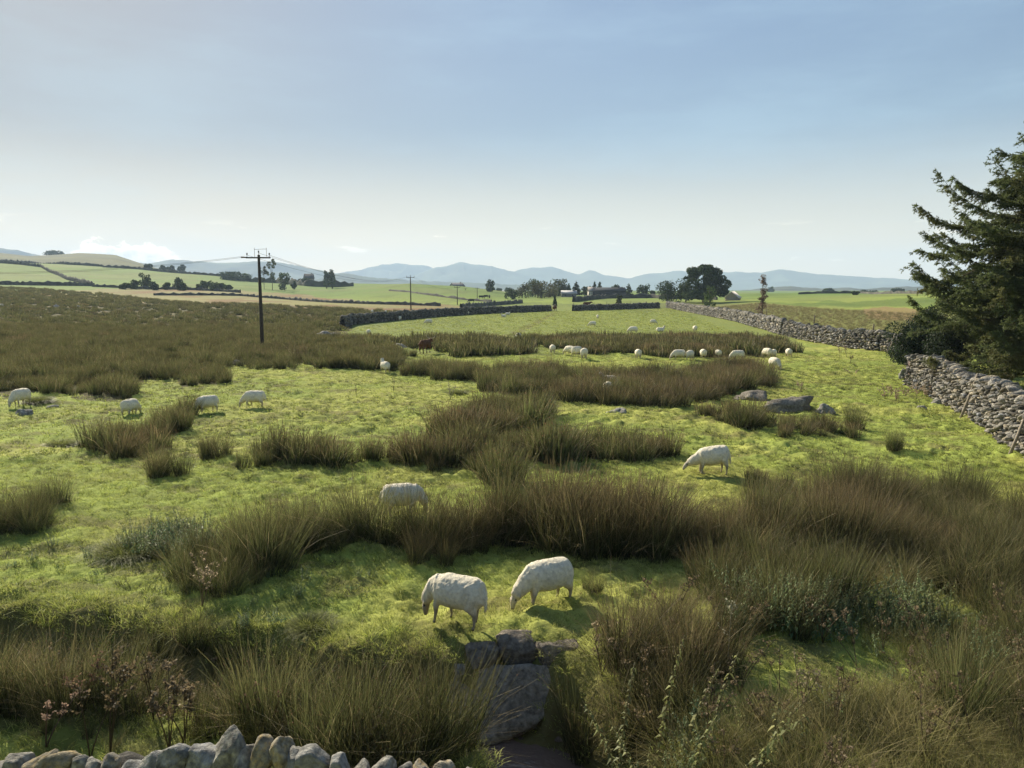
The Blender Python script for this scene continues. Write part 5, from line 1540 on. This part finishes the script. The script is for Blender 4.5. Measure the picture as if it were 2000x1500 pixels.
bed('wide brown marsh of rushes filling the left middle distance', [(-500, 650), (0, 640), (300, 640), (600, 640), (664, 662), (700, 668), (720, 700), (690, 722), (632, 724), (578, 708), (576, 724), (505, 722), (440, 712), (436, 752), (350, 758), (348, 742), (262, 742), (258, 776), (170, 772), (60, 770), (0, 766), (-500, 770)], .15, .62, .88)
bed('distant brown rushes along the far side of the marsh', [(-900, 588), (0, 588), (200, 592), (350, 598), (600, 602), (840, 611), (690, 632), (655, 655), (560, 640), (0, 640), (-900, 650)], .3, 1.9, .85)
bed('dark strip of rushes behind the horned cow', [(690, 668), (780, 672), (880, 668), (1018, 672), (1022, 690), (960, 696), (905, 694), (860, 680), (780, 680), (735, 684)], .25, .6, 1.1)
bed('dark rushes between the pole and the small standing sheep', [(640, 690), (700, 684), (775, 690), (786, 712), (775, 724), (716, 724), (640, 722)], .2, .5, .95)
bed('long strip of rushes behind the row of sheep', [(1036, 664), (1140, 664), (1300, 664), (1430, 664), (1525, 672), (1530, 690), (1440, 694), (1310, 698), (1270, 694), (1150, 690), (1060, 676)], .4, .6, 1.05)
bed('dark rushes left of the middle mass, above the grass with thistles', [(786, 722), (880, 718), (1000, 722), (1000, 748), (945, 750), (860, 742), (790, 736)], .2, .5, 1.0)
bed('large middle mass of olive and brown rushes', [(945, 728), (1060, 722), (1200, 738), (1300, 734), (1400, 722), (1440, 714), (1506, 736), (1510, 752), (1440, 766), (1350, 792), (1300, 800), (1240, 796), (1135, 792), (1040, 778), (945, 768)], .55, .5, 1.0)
bed('band of rushes in the middle reaching down to the left', [(860, 850), (905, 822), (960, 800), (1075, 800), (1070, 836), (1000, 846), (960, 850), (940, 880), (900, 890), (862, 880)], .35, None, 1.1)
bed('dark wide rush band left of the centre', [(600, 884), (700, 892), (790, 886), (880, 872), (925, 880), (918, 904), (880, 912), (850, 916), (800, 908), (700, 906), (640, 914), (600, 906)], .45, None, 1.0)
bed('rush band joining the middle band to the reddish bed', [(905, 872), (985, 872), (1000, 905), (985, 955), (940, 950), (915, 910)], .2, .38, .85)
bed('isolated middle band of rushes left of the grazing sheep', [(985, 872), (1090, 872), (1200, 874), (1290, 880), (1296, 894), (1200, 898), (1080, 906), (1040, 898), (990, 900)], .35, .38, 1.0)
bed('row of rushes below the two left sheep', [(468, 898), (520, 894), (600, 898), (600, 912), (530, 917), (470, 918)], .35, None, .95)
bed('rushes running up the slope at the left', [(172, 872), (230, 862), (300, 840), (360, 800), (375, 790), (382, 800), (350, 835), (310, 872), (290, 900), (240, 900), (190, 892)], .45, None, .9)
bed('rushes on the left edge of the field', [(-40, 1020), (40, 1000), (85, 1008), (80, 1035), (20, 1048), (-60, 1050)], .2, None, .95)
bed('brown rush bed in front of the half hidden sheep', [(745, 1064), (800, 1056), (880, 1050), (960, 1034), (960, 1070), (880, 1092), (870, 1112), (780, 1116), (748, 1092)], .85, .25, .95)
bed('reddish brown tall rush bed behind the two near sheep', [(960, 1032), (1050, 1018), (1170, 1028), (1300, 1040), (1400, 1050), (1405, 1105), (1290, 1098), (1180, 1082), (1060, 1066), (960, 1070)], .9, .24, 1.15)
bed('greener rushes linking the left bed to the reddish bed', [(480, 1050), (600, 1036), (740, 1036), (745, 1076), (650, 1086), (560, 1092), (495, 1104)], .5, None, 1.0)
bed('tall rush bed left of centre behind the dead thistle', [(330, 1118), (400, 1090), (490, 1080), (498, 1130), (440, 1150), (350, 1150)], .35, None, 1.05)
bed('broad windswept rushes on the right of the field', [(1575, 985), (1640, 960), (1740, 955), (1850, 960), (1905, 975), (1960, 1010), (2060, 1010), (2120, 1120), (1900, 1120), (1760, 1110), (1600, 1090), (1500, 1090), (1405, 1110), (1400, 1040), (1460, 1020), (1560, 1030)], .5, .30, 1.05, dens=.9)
bed('rushes around the boulders right of centre', [(1352, 812), (1440, 806), (1500, 830), (1600, 835), (1690, 848), (1640, 858), (1560, 858), (1480, 846), (1400, 826)], .55, .5, .8)
bed('sparse brown rushes beside the low grazing sheep', [(1430, 925), (1480, 930), (1570, 950), (1560, 962), (1470, 960), (1425, 950)], .9, .5, .5)
bed('thick green rushes at the right edge', [(1830, 1130), (2100, 1120), (2350, 1320), (2350, 1500), (1900, 1460), (1780, 1330), (1900, 1290)], .25, .30, .8, dens=.8)
bed('green rushes behind the dark hollow', [(1400, 1125), (1560, 1110), (1640, 1130), (1600, 1240), (1460, 1236), (1400, 1210)], .3, .26, .9)
bed('olive rushes below the dark hollow', [(1390, 1400), (1560, 1360), (1760, 1350), (1800, 1480), (1500, 1560), (1390, 1500)], .45, .34, .7, dens=.7)
bed('tall brown rushes right of the bank stones', [(1185, 1290), (1260, 1260), (1400, 1270), (1430, 1330), (1330, 1400), (1200, 1400), (1150, 1350)], .45, .26, .85, dens=.8)
bed('dark rushes overhanging the pool from the left', [(630, 1440), (700, 1400), (800, 1390), (880, 1400), (900, 1470), (840, 1530), (680, 1530)], .2, .22, .95)
bed('green rushes at the bottom left on the stream side', [(30, 1420), (120, 1400), (190, 1410), (200, 1450), (60, 1460)], .1, .30, .6)
bed('dark broken rushes along the near side of the stream', [(-60, 1335), (180, 1330), (560, 1350), (560, 1400), (420, 1430), (200, 1410), (-60, 1410)], .55, .28, .95, dens=.9)
bed('yellowish rush clump between the tall wall stone and the pool rushes', [(480, 1400), (560, 1390), (600, 1420), (560, 1460), (490, 1450)], .1, .24, .95)
bed('brown rushes on the far bank top at the left', [(190, 1225), (330, 1215), (450, 1235), (420, 1262), (250, 1262)], .8, .30, .7, dens=.9)
bed('reddish rushes at the lip of the far bank', [(540, 1290), (640, 1285), (700, 1300), (660, 1330), (560, 1330)], .95, .26, .55)


# brown tall wild grass
def wild(label, poly, idxs, step=.3, hs=1.0, wind=.0, coll=None, name='wild_grass', cat='wild grass', keep=True):
    X, Y = scatter_poly(poly, step, keep=keep)
    if len(X) == 0: print('empty wild', label); return
    idx = np.asarray(idxs)[rng.integers(0, len(idxs), len(X))]
    s = hs * rng.uniform(.7, 1.1, len(X)) * (.9 + .2 * fbm(X / 1.0, Y / 1.0, 2, 95))
    stuff(name, label, cat, X, Y, idx, s, coll or C_WILD, .16, wind)


wild('tall tangled straw coloured grass filling the lower right corner', [(1120, 1560), (1180, 1420), (1380, 1420), (1520, 1370), (1700, 1350), (2000, 1310), (2300, 1300), (2400, 1800), (1300, 1900), (1120, 1760)], [0, 1, 2, 4, 4, 4, 0, 2, 3], .27, .8)
wild('dead brown grass on the stream edge at the lower left', [(-60, 1340), (60, 1300), (250, 1280), (400, 1290), (520, 1320), (480, 1400), (300, 1400), (60, 1400)], [1, 3, 2, 0], .26, .75)
wild('brown grass tufts in front of the nearest sheep', [(835, 1262), (905, 1250), (930, 1270), (900, 1300), (850, 1300)], [1, 3, 0], .2, .45)
wild('yellow green tall grass left of the dark pool rushes', [(470, 1430), (560, 1400), (620, 1420), (630, 1480), (520, 1500)], [0, 1, 4], .22, .8)
wild('rough grass along the foot of the far bank', [(430, 1300), (560, 1330), (700, 1300), (820, 1300), (900, 1320), (860, 1370), (700, 1380), (520, 1370)], [0, 2, 4], .3, .5)
wild('thin brown grass right of the two near sheep', [(1190, 1210), (1290, 1180), (1400, 1180), (1410, 1250), (1280, 1260), (1200, 1270)], [1, 3, 0], .36, .55)
wild('straw coloured rough grass behind the right hand wall', [(1330, 600), (1480, 600), (1700, 622), (1850, 640), (1850, 668), (1700, 662), (1530, 640), (1400, 612)], [1, 3, 2, 3], 1.1, .8, keep=False)
wild('pale dry grass around the dark rushes of the right field', [(1400, 1000), (1560, 990), (1700, 1000), (1820, 1000), (1800, 1090), (1600, 1080), (1440, 1080)], [1, 3, 2], .6, .9)
wild('green nettles in a wide patch on the right', [(1465, 1215), (1560, 1170), (1640, 1180), (1640, 1250), (1560, 1270), (1470, 1265)], [0, 1, 2, 3], .26, .8, coll=C_NETTLE, name='nettles', cat='nettles')
wild('taller nettles right of the wide nettle patch', [(1640, 1180), (1760, 1170), (1810, 1200), (1790, 1250), (1660, 1250)], [0, 1, 2, 4], .26, .9, coll=C_NETTLE, name='nettles', cat='nettles')
wild('leafy green weeds on the left of the field', [(265, 1060), (330, 1040), (420, 1040), (480, 1060), (440, 1090), (330, 1095)], [1, 2, 3], .22, .8, coll=C_NETTLE, name='weeds', cat='weeds')
wild('low leafy weeds scattered over the left field', [(30, 1080), (180, 1040), (520, 1030), (520, 1130), (420, 1190), (100, 1120)], [0, 1, 2, 3], .75, .45, coll=C_HERB, name='weeds', cat='weeds')
wild('low leafy weeds between the rushes and the near sheep', [(400, 1190), (520, 1150), (700, 1130), (700, 1200), (560, 1260), (420, 1260)], [0, 1, 2, 3], .5, .5, coll=C_HERB, name='weeds', cat='weeds')
wild('leafy weeds at the lower edge near the pool', [(1090, 1520), (1200, 1470), (1330, 1440), (1400, 1500), (1300, 1600), (1120, 1640)], [0, 1, 2, 4], .3, .8, coll=C_NETTLE, name='weeds', cat='weeds')

wild('brown tangled grass growing down the far side of the stream', [(0, 1262), (150, 1262), (330, 1290), (520, 1330), (500, 1290), (330, 1250), (150, 1225), (0, 1225)], [1, 3, 0, 2], .26, .5, keep=False)
wild('short rough grass between the stream and the near wall', [(-60, 1420), (300, 1400), (480, 1400), (600, 1450), (500, 1560), (-100, 1560)], [0, 4, 1], .42, .38)
wild('thin rough grass among the rushes of the lower right', [(1180, 1260), (1400, 1250), (1400, 1400), (1200, 1400)], [0, 2, 4, 1], .45, .8)
wild('greener rough grass right of the dark hollow', [(1620, 1260), (1800, 1200), (2100, 1180), (2200, 1330), (1700, 1350)], [4, 4, 0, 2], .36, .7)
wild('mixed green grass at the very bottom right of the pool', [(1100, 1600), (1180, 1440), (1400, 1420), (1500, 1560), (1300, 1750)], [4, 0, 4, 2], .3, .7)
wild('green leafy weeds mixed through the lower right rushes', [(1620, 1190), (2050, 1160), (2250, 1400), (1640, 1420), (1560, 1480), (1200, 1460), (1200, 1380), (1400, 1390), (1620, 1330)], [0, 1, 3, 4], .50, .6, coll=C_NETTLE, name='weeds', cat='weeds')
wild('pale bent grass heads over the right rushes', [(1420, 1040), (1600, 980), (1900, 980), (2100, 1060), (2100, 1200), (1500, 1140)], [1, 3, 2, 0], .5, .95)
wild('mixed weeds and grass left of the pool', [(480, 1330), (900, 1330), (900, 1400), (640, 1420), (480, 1400)], [0, 1, 4, 2], .3, .7)
C_DOCK = variants('dead_weed', [dock(.8, 940 + k, (.17, .13, .075), 130, .03, .16, 2 + k % 2) for k in range(5)], M_LEAF)
wild('tangle of dead brown weeds on the lower left bank', [(-60, 1300), (200, 1230), (480, 1240), (640, 1300), (900, 1340), (880, 1440), (600, 1420), (300, 1440), (-60, 1430)], [0, 1, 2, 3, 4], .42, .85, coll=C_DOCK, name='dead_weeds', cat='dead weeds')
wild('brown seeding weeds among the lower right rushes', [(1180, 1300), (1400, 1240), (1700, 1200), (2050, 1180), (2250, 1500), (1600, 1560), (1180, 1560)], [0, 1, 2, 3, 4], .60, .95, coll=C_DOCK, name='dead_weeds', cat='dead weeds')
# separate clumps of rushes: px, row of the foot, scale, brown?, label
CL = [(425, 893, 1.0, .2, 'single upright rush clump below the side-on sheep'), (402, 890, .7, .3, 'small rush clump touching the upright one on its left'), (320, 930, 1.0, .35, 'rush clump at the lower end of the left slope row'), (345, 926, .9, .3, 'rush clump on the right of the lower end of the left slope row'),
      (104, 986, .85, .1, 'lone dark rush clump right of the left edge rushes'), (1665, 838, .95, .3, 'pointed dark rush clump right of the boulders'), (1742, 878, .8, .1, 'small green rush tuft before the right wall'), (655, 722, 1.0, .1, 'squat dark rush clump left of the small standing sheep'), (690, 722, 1.0, .1, 'squat dark rush clump nearest the small standing sheep'),
      (806, 697, .7, .1, 'small rush clump left of the horned cow'), (1155, 1170, .35, .1, 'tiny green rush tuft right of the pale sheep'), (840, 905, .95, .3, 'rounded rush clump at the end of the dark wide band'), (1070, 902, .9, .2, 'rounded rush clump on the left of the isolated middle band'), (1590, 668, .9, .5, 'wide dark rush clump against the far stretch of right wall'),
      (1610, 669, .9, .5, 'dark rush clump touching the wide one against the right wall'), (1395, 1150, 1.0, .3, 'tall rush clump at the right end of the lit grass')]
NRM = [C_NEAR.objects, C_MID.objects, C_FAR.objects]
cl_mesh = [o.data for o in sorted(C_NEAR.objects, key=lambda o: o.name)]
cm_mesh = [o.data for o in sorted(C_MID.objects, key=lambda o: o.name)]
for i, (px, row, s, brn, lab) in enumerate(CL):
    x, y = W0(px, row); z = gz(x, y); d = math.hypot(x, y)
    b = Bag()
    for k in range(4):
        me = (cl_mesh if d < 30 else cm_mesh)[(i + k) % 4 + (4 if rng.uniform() < brn else 0)]
        n = len(me.vertices); co = np.empty(n * 3, np.float32); me.vertices.foreach_get('co', co); co = co.reshape(-1, 3)
        cc = np.empty(n * 4, np.float32); me.color_attributes['Col'].data.foreach_get('color', cc)
        m = len(me.polygons); fv = np.empty(m * 4, np.int32); me.loops.foreach_get('vertex_index', fv)
        co = eul(co, 0, 0, rng.uniform(0, 6)) * s + (rng.normal(0, .16), rng.normal(0, .12), 0)
        b.add(co, fv.reshape(-1, 4), cc.reshape(-1, 4)[:, :3])
    o = thing_mesh('rush_clump', b.mesh('rush_clump', M_BLADE), lab, 'rush clump', 'separate clumps of rushes'); o.location = (x, y, z)

# mossy tussocks
for i, (px, row, wpx, lab) in enumerate([(248, 1078, 90, 'big rounded grass tussock casting a dark shadow on the left field'), (295, 1080, 50, 'smaller tussock on the right of the big rounded one'), (75, 790, 34, 'dark low tussock right of the leftmost sheep'), (765, 724, 20, 'tiny dark tussock by the small standing sheep'), (610, 1210, 60, 'low tussock on the edge of the bank left of the nearest sheep'),
                                         (895, 770, 22, 'dark tussock right of the dead thistles'), (120, 868, 36, 'low grass hump left of the rush slope')]):
    x, y = W0(px, row); d = math.hypot(y, CAMZ); w = wpx / F * d; b = blades(int(900 + 1500 * min(1, w)), w * .5, max(.2, w * .5), .010 if d < 20 else .02, .9, .9, (.07, .08, .025), (.16, .19, .05), (.26, .27, .09), 3, seed=600 + i)
    o = thing_mesh('grass_tussock', b.mesh('grass_tussock', M_BLADE), lab, 'tussock', 'raised grass tussocks'); o.location = (x, y, gz(x, y))


# ------------------------------------------------------------------ dead stalks, thistles, nettle stems
STK = 'dead brown flower stalks'
for i, (px, row, h, kw, lab) in enumerate([
        (215, 1475, 1.15, dict(heads=420, hsize=.036), 'tall dead brown dock stalk at the lower left, left of the pair above the wall'), (330, 1450, .85, dict(heads=480, hsize=.040, col=(.23, .18, .11)), 'dead pale brown dock head above the near wall stones'), (360, 1440, .8, dict(heads=300, hsize=.036), 'dead dock stalk leaning right above the near wall stones'),
        (175, 1470, 1.0, dict(heads=90, stems=2), 'slanting dark dead stalk at the lower left'), (90, 1460, .6, dict(heads=120, stems=2, col=(.26, .18, .13)), 'small dead stalk above the leftmost wall stones'), (300, 1400, .95, dict(heads=200, stems=2), 'thin dead stalk between the two dock heads'),
        (395, 1185, .95, dict(heads=330, hsize=.026, col=(.27, .215, .14), stems=4, spread=.22, top=.6), 'dead thistle with many bare branches in front of the left rush bed'), (160, 1390, .7, dict(heads=200, col=(.22, .14, .09)), 'dull dead stalk on the near stream edge'), (520, 1440, .6, dict(heads=130, col=(.22, .13, .1)), 'short dead stalk behind the tall near wall stone'),
        (700, 1490, .7, dict(heads=130), 'dead stalk at the foot of the dark pool rushes'), (880, 782, .75, dict(heads=160, hsize=.035, col=(.20, .19, .13)), 'dead thistle in the open grass below the dark rushes'), (696, 771, .65, dict(heads=60, stems=2, spread=.04, col=(.13, .12, .07)), 'thin dark stalk in open grass, leftmost of three'),
        (769, 766, .75, dict(heads=50, stems=2, spread=.04, col=(.13, .12, .07)), 'thin dark stalk in open grass, middle of three'), (1565, 762, .5, dict(heads=260, hsize=.04, col=(.36, .29, .2), stems=4, spread=.25), 'pale dried thistle left of the hurdle on the right grass'), (1668, 737, .5, dict(heads=200, hsize=.04, col=(.36, .29, .2), stems=4, spread=.22), 'pale dried thistle farther up the right grass'),
        (1640, 697, .8, dict(heads=110, hsize=.05, col=(.22, .17, .11)), 'dead stalk left of three near the far right wall'), (1653, 699, .9, dict(heads=130, hsize=.05, col=(.22, .17, .12)), 'dead stalk in the middle of three near the far right wall'), (1661, 710, .7, dict(heads=90, hsize=.05, col=(.22, .17, .12)), 'dead stalk right of three near the far right wall'), (1590, 712, .6, dict(heads=60, stems=2), 'thin dead stalk on the right grass by the lone sheep'),
        (1165, 1262, .35, dict(heads=160, col=(.32, .26, .17)), 'small pale dead flower head on the bank stones'), (1420, 1330, 1.0, dict(heads=40, stems=1, spread=.03, col=(.36, .34, .24)), 'single pale upright grass stalk in the dark hollow'), (1560, 1420, .9, dict(heads=120, col=(.26, .22, .13)), 'dead stalk with hooked tip in the lower right grass')]):
    x, y = W0(px, row); o = thing_mesh('dead_stalk', dock(h, 800 + i, **kw).mesh('dead_stalk', M_LEAF), lab, 'dead stalk', STK); o.location = (x, y, gz(x, y) - .02)
# thistles by the hurdle
for i, (px, row) in enumerate([(1728, 778), (1750, 782), (1766, 775), (1790, 772), (1742, 770), (1810, 775)]):
    x, y = W0(px, row); o = thing_mesh('thistle', dock(.6, 850 + i, (.36, .28, .19), 240, .045, .2, 4, .8).mesh('thistle', M_LEAF), ['pale dried thistle below the hurdle, first from the left', 'pale dried thistle below the hurdle, third from the left', 'pale dried thistle below the hurdle, fourth from the left', 'pale dried thistle right under the hurdle', 'pale dried thistle below the hurdle, second from the left', 'pale dried thistle below the hurdle, rightmost'][i], 'thistle', 'dried thistles below the hurdle'); o.location = (x, y, gz(x, y) - .02)
# tall single nettle stems in front
for i, (px, top, r, col) in enumerate([(1282, 1272, 7.6, (.22, .24, .08)), (1340, 1290, 7.4, (.24, .24, .09)), (1392, 1286, 7.3, (.24, .25, .09)), (1358, 1325, 7.1, (.20, .22, .08)), (1490, 1325, 7.0, (.22, .24, .08)), (1515, 1300, 7.1, (.25, .25, .09)), (1240, 1320, 7.3, (.16, .18, .07)), (1205, 1305, 7.5, (.15, .17, .07)), (1440, 1375, 6.6, (.2, .22, .08)), (1310, 1390, 6.6, (.24, .25, .1))]):
    x, y = at_r(px, r); z = gz(x, y); px2, _ = proj(np.array(x), np.array(y), np.array(1.0)); x *= 1.0
    zt = float(row_z(px, top, r)); x = (px - 1000) / F * (y * cP + (CAMZ - zt) * sP)
    o = thing_mesh('nettle_stem', nettle_geo(900 + i, (zt - z) / .95, 1, .0, col, .075).mesh('nettle_stem', M_LEAF), 'yellow green nettle stem at the lower right, ' + ['the tallest, left of the sunlit pair', 'left of the sunlit pair of stems', 'right of the sunlit pair of stems', 'short, between the sunlit pair', 'left one in the dark hollow', 'right and taller one in the dark hollow', 'dim, second from the pool', 'dim, nearest the pool', 'low, between the pair and the hollow', 'low, below the sunlit pair'][i], 'nettle', 'single nettle stems')
    o.location = (x, y, z)

# ------------------------------------------------------------------ turf
def in_any(X, Y, polys):
    m = np.zeros(len(X), bool)
    for p in polys: m |= inpoly(X, Y, [W0(*q) for q in p])
    return m


X, Y = scatter_poly([(-9.5, 6.3), (9.5, 6.3), (17, 21), (-17, 21)], .145, world=True, keep=False)
m = stream_d(X, Y) > .60
X, Y = X[m], Y[m]
dry = fbm(X / 2.5, Y / 2.5, 3, 61)
idx = np.where(dry > .25, rng.choice([4, 2, 3], len(X)), rng.choice([0, 1, 2, 0, 1, 3, 5], len(X), p=[.2, .2, .2, .15, .15, .07, .03]))
stuff('grass', 'short green turf covering the near field', 'grass', X, Y, idx, rng.uniform(.75, 1.25, len(X)), C_TURF, .12)
X, Y = scatter_poly([(-17, 21), (17, 21), (42, 58), (-42, 58)], .42, world=True, keep=False)
q = proj(X, Y, X * 0)
m = ~inpoly(q[0], q[1], MARSH)
X, Y = X[m], Y[m]
stuff('grass', 'short turf of the middle field', 'grass', X, Y, rng.choice([0, 1, 2, 3], len(X), p=[.35, .3, .25, .1]), rng.uniform(.7, 1.2, len(X)), C_TURFM, .1)
X, Y = scatter_poly([(640, 690), (1540, 690), (1320, 603), (1120, 606), (980, 612), (800, 626), (670, 645)], 1.15, keep=False)
stuff('grass', 'coarser turf of the upper field', 'grass', X, Y, rng.choice([0, 1, 2, 3], len(X), p=[.35, .3, .2, .15]), rng.uniform(1.2, 2.4, len(X)), C_TURFM, .1)
# hanging grass along the stream lip
X, Y = scatter_poly([(-12, 6.2), (2.6, 6.0), (2.6, 11), (-12, 13)], .12, world=True, keep=False)
d = stream_d(X, Y); m = (d > .85) & (d < 1.45) & ~((X > -.9) & (X < 1.2) & (Y > 8.6))
X, Y = X[m], Y[m]
stuff('grass', 'longer rough grass hanging over the stream bank', 'grass', X, Y, rng.choice([3, 5, 4, 4], len(X)), rng.uniform(.6, 1.3, len(X)), C_TURF, .4)
X, Y = scatter_poly([(-9, 10.5), (9, 10.5), (34, 48), (-34, 48)], .5, world=True)
m = fbm(X / 3.0, Y / 3.0, 2, 99) > -.2
X, Y = X[m], Y[m]
stuff('grass', 'small dark tufts dotted over the pasture', 'grass', X, Y, rng.integers(0, 3, len(X)), rng.uniform(.5, 1.3, len(X)), variants('dark_tuft', [blades(60, .12, .11, .012, .9, .6, (.05, .06, .02), (.11, .13, .04), (.22, .21, .08), 2, seed=930 + k, cj=.3) for k in range(3)], M_BLADE), .15)
print('turf done')
# ------------------------------------------------------------------ haze
hz = Bag()
add_box(hz, np.array([0, 0, 215.0]), (18400, 18400, 440), (1, 1, 1))
hm = bpy.data.materials.new('haze_air'); hm.use_nodes = True
hn, hl = hm.node_tree.nodes, hm.node_tree.links
hn.clear()
pv = hn.new('ShaderNodeVolumePrincipled')
pv.inputs['Color'].default_value = (.57, .74, .97, 1)
pv.inputs['Density'].default_value = HAZE
pv.inputs['Anisotropy'].default_value = .1
hl.new(pv.outputs[0], hn.new('ShaderNodeOutputMaterial').inputs['Volume'])
tag(ob('haze', hz.mesh('haze', hm)), 'thin blue air between the field and the far mountains', 'haze', kind='stuff')
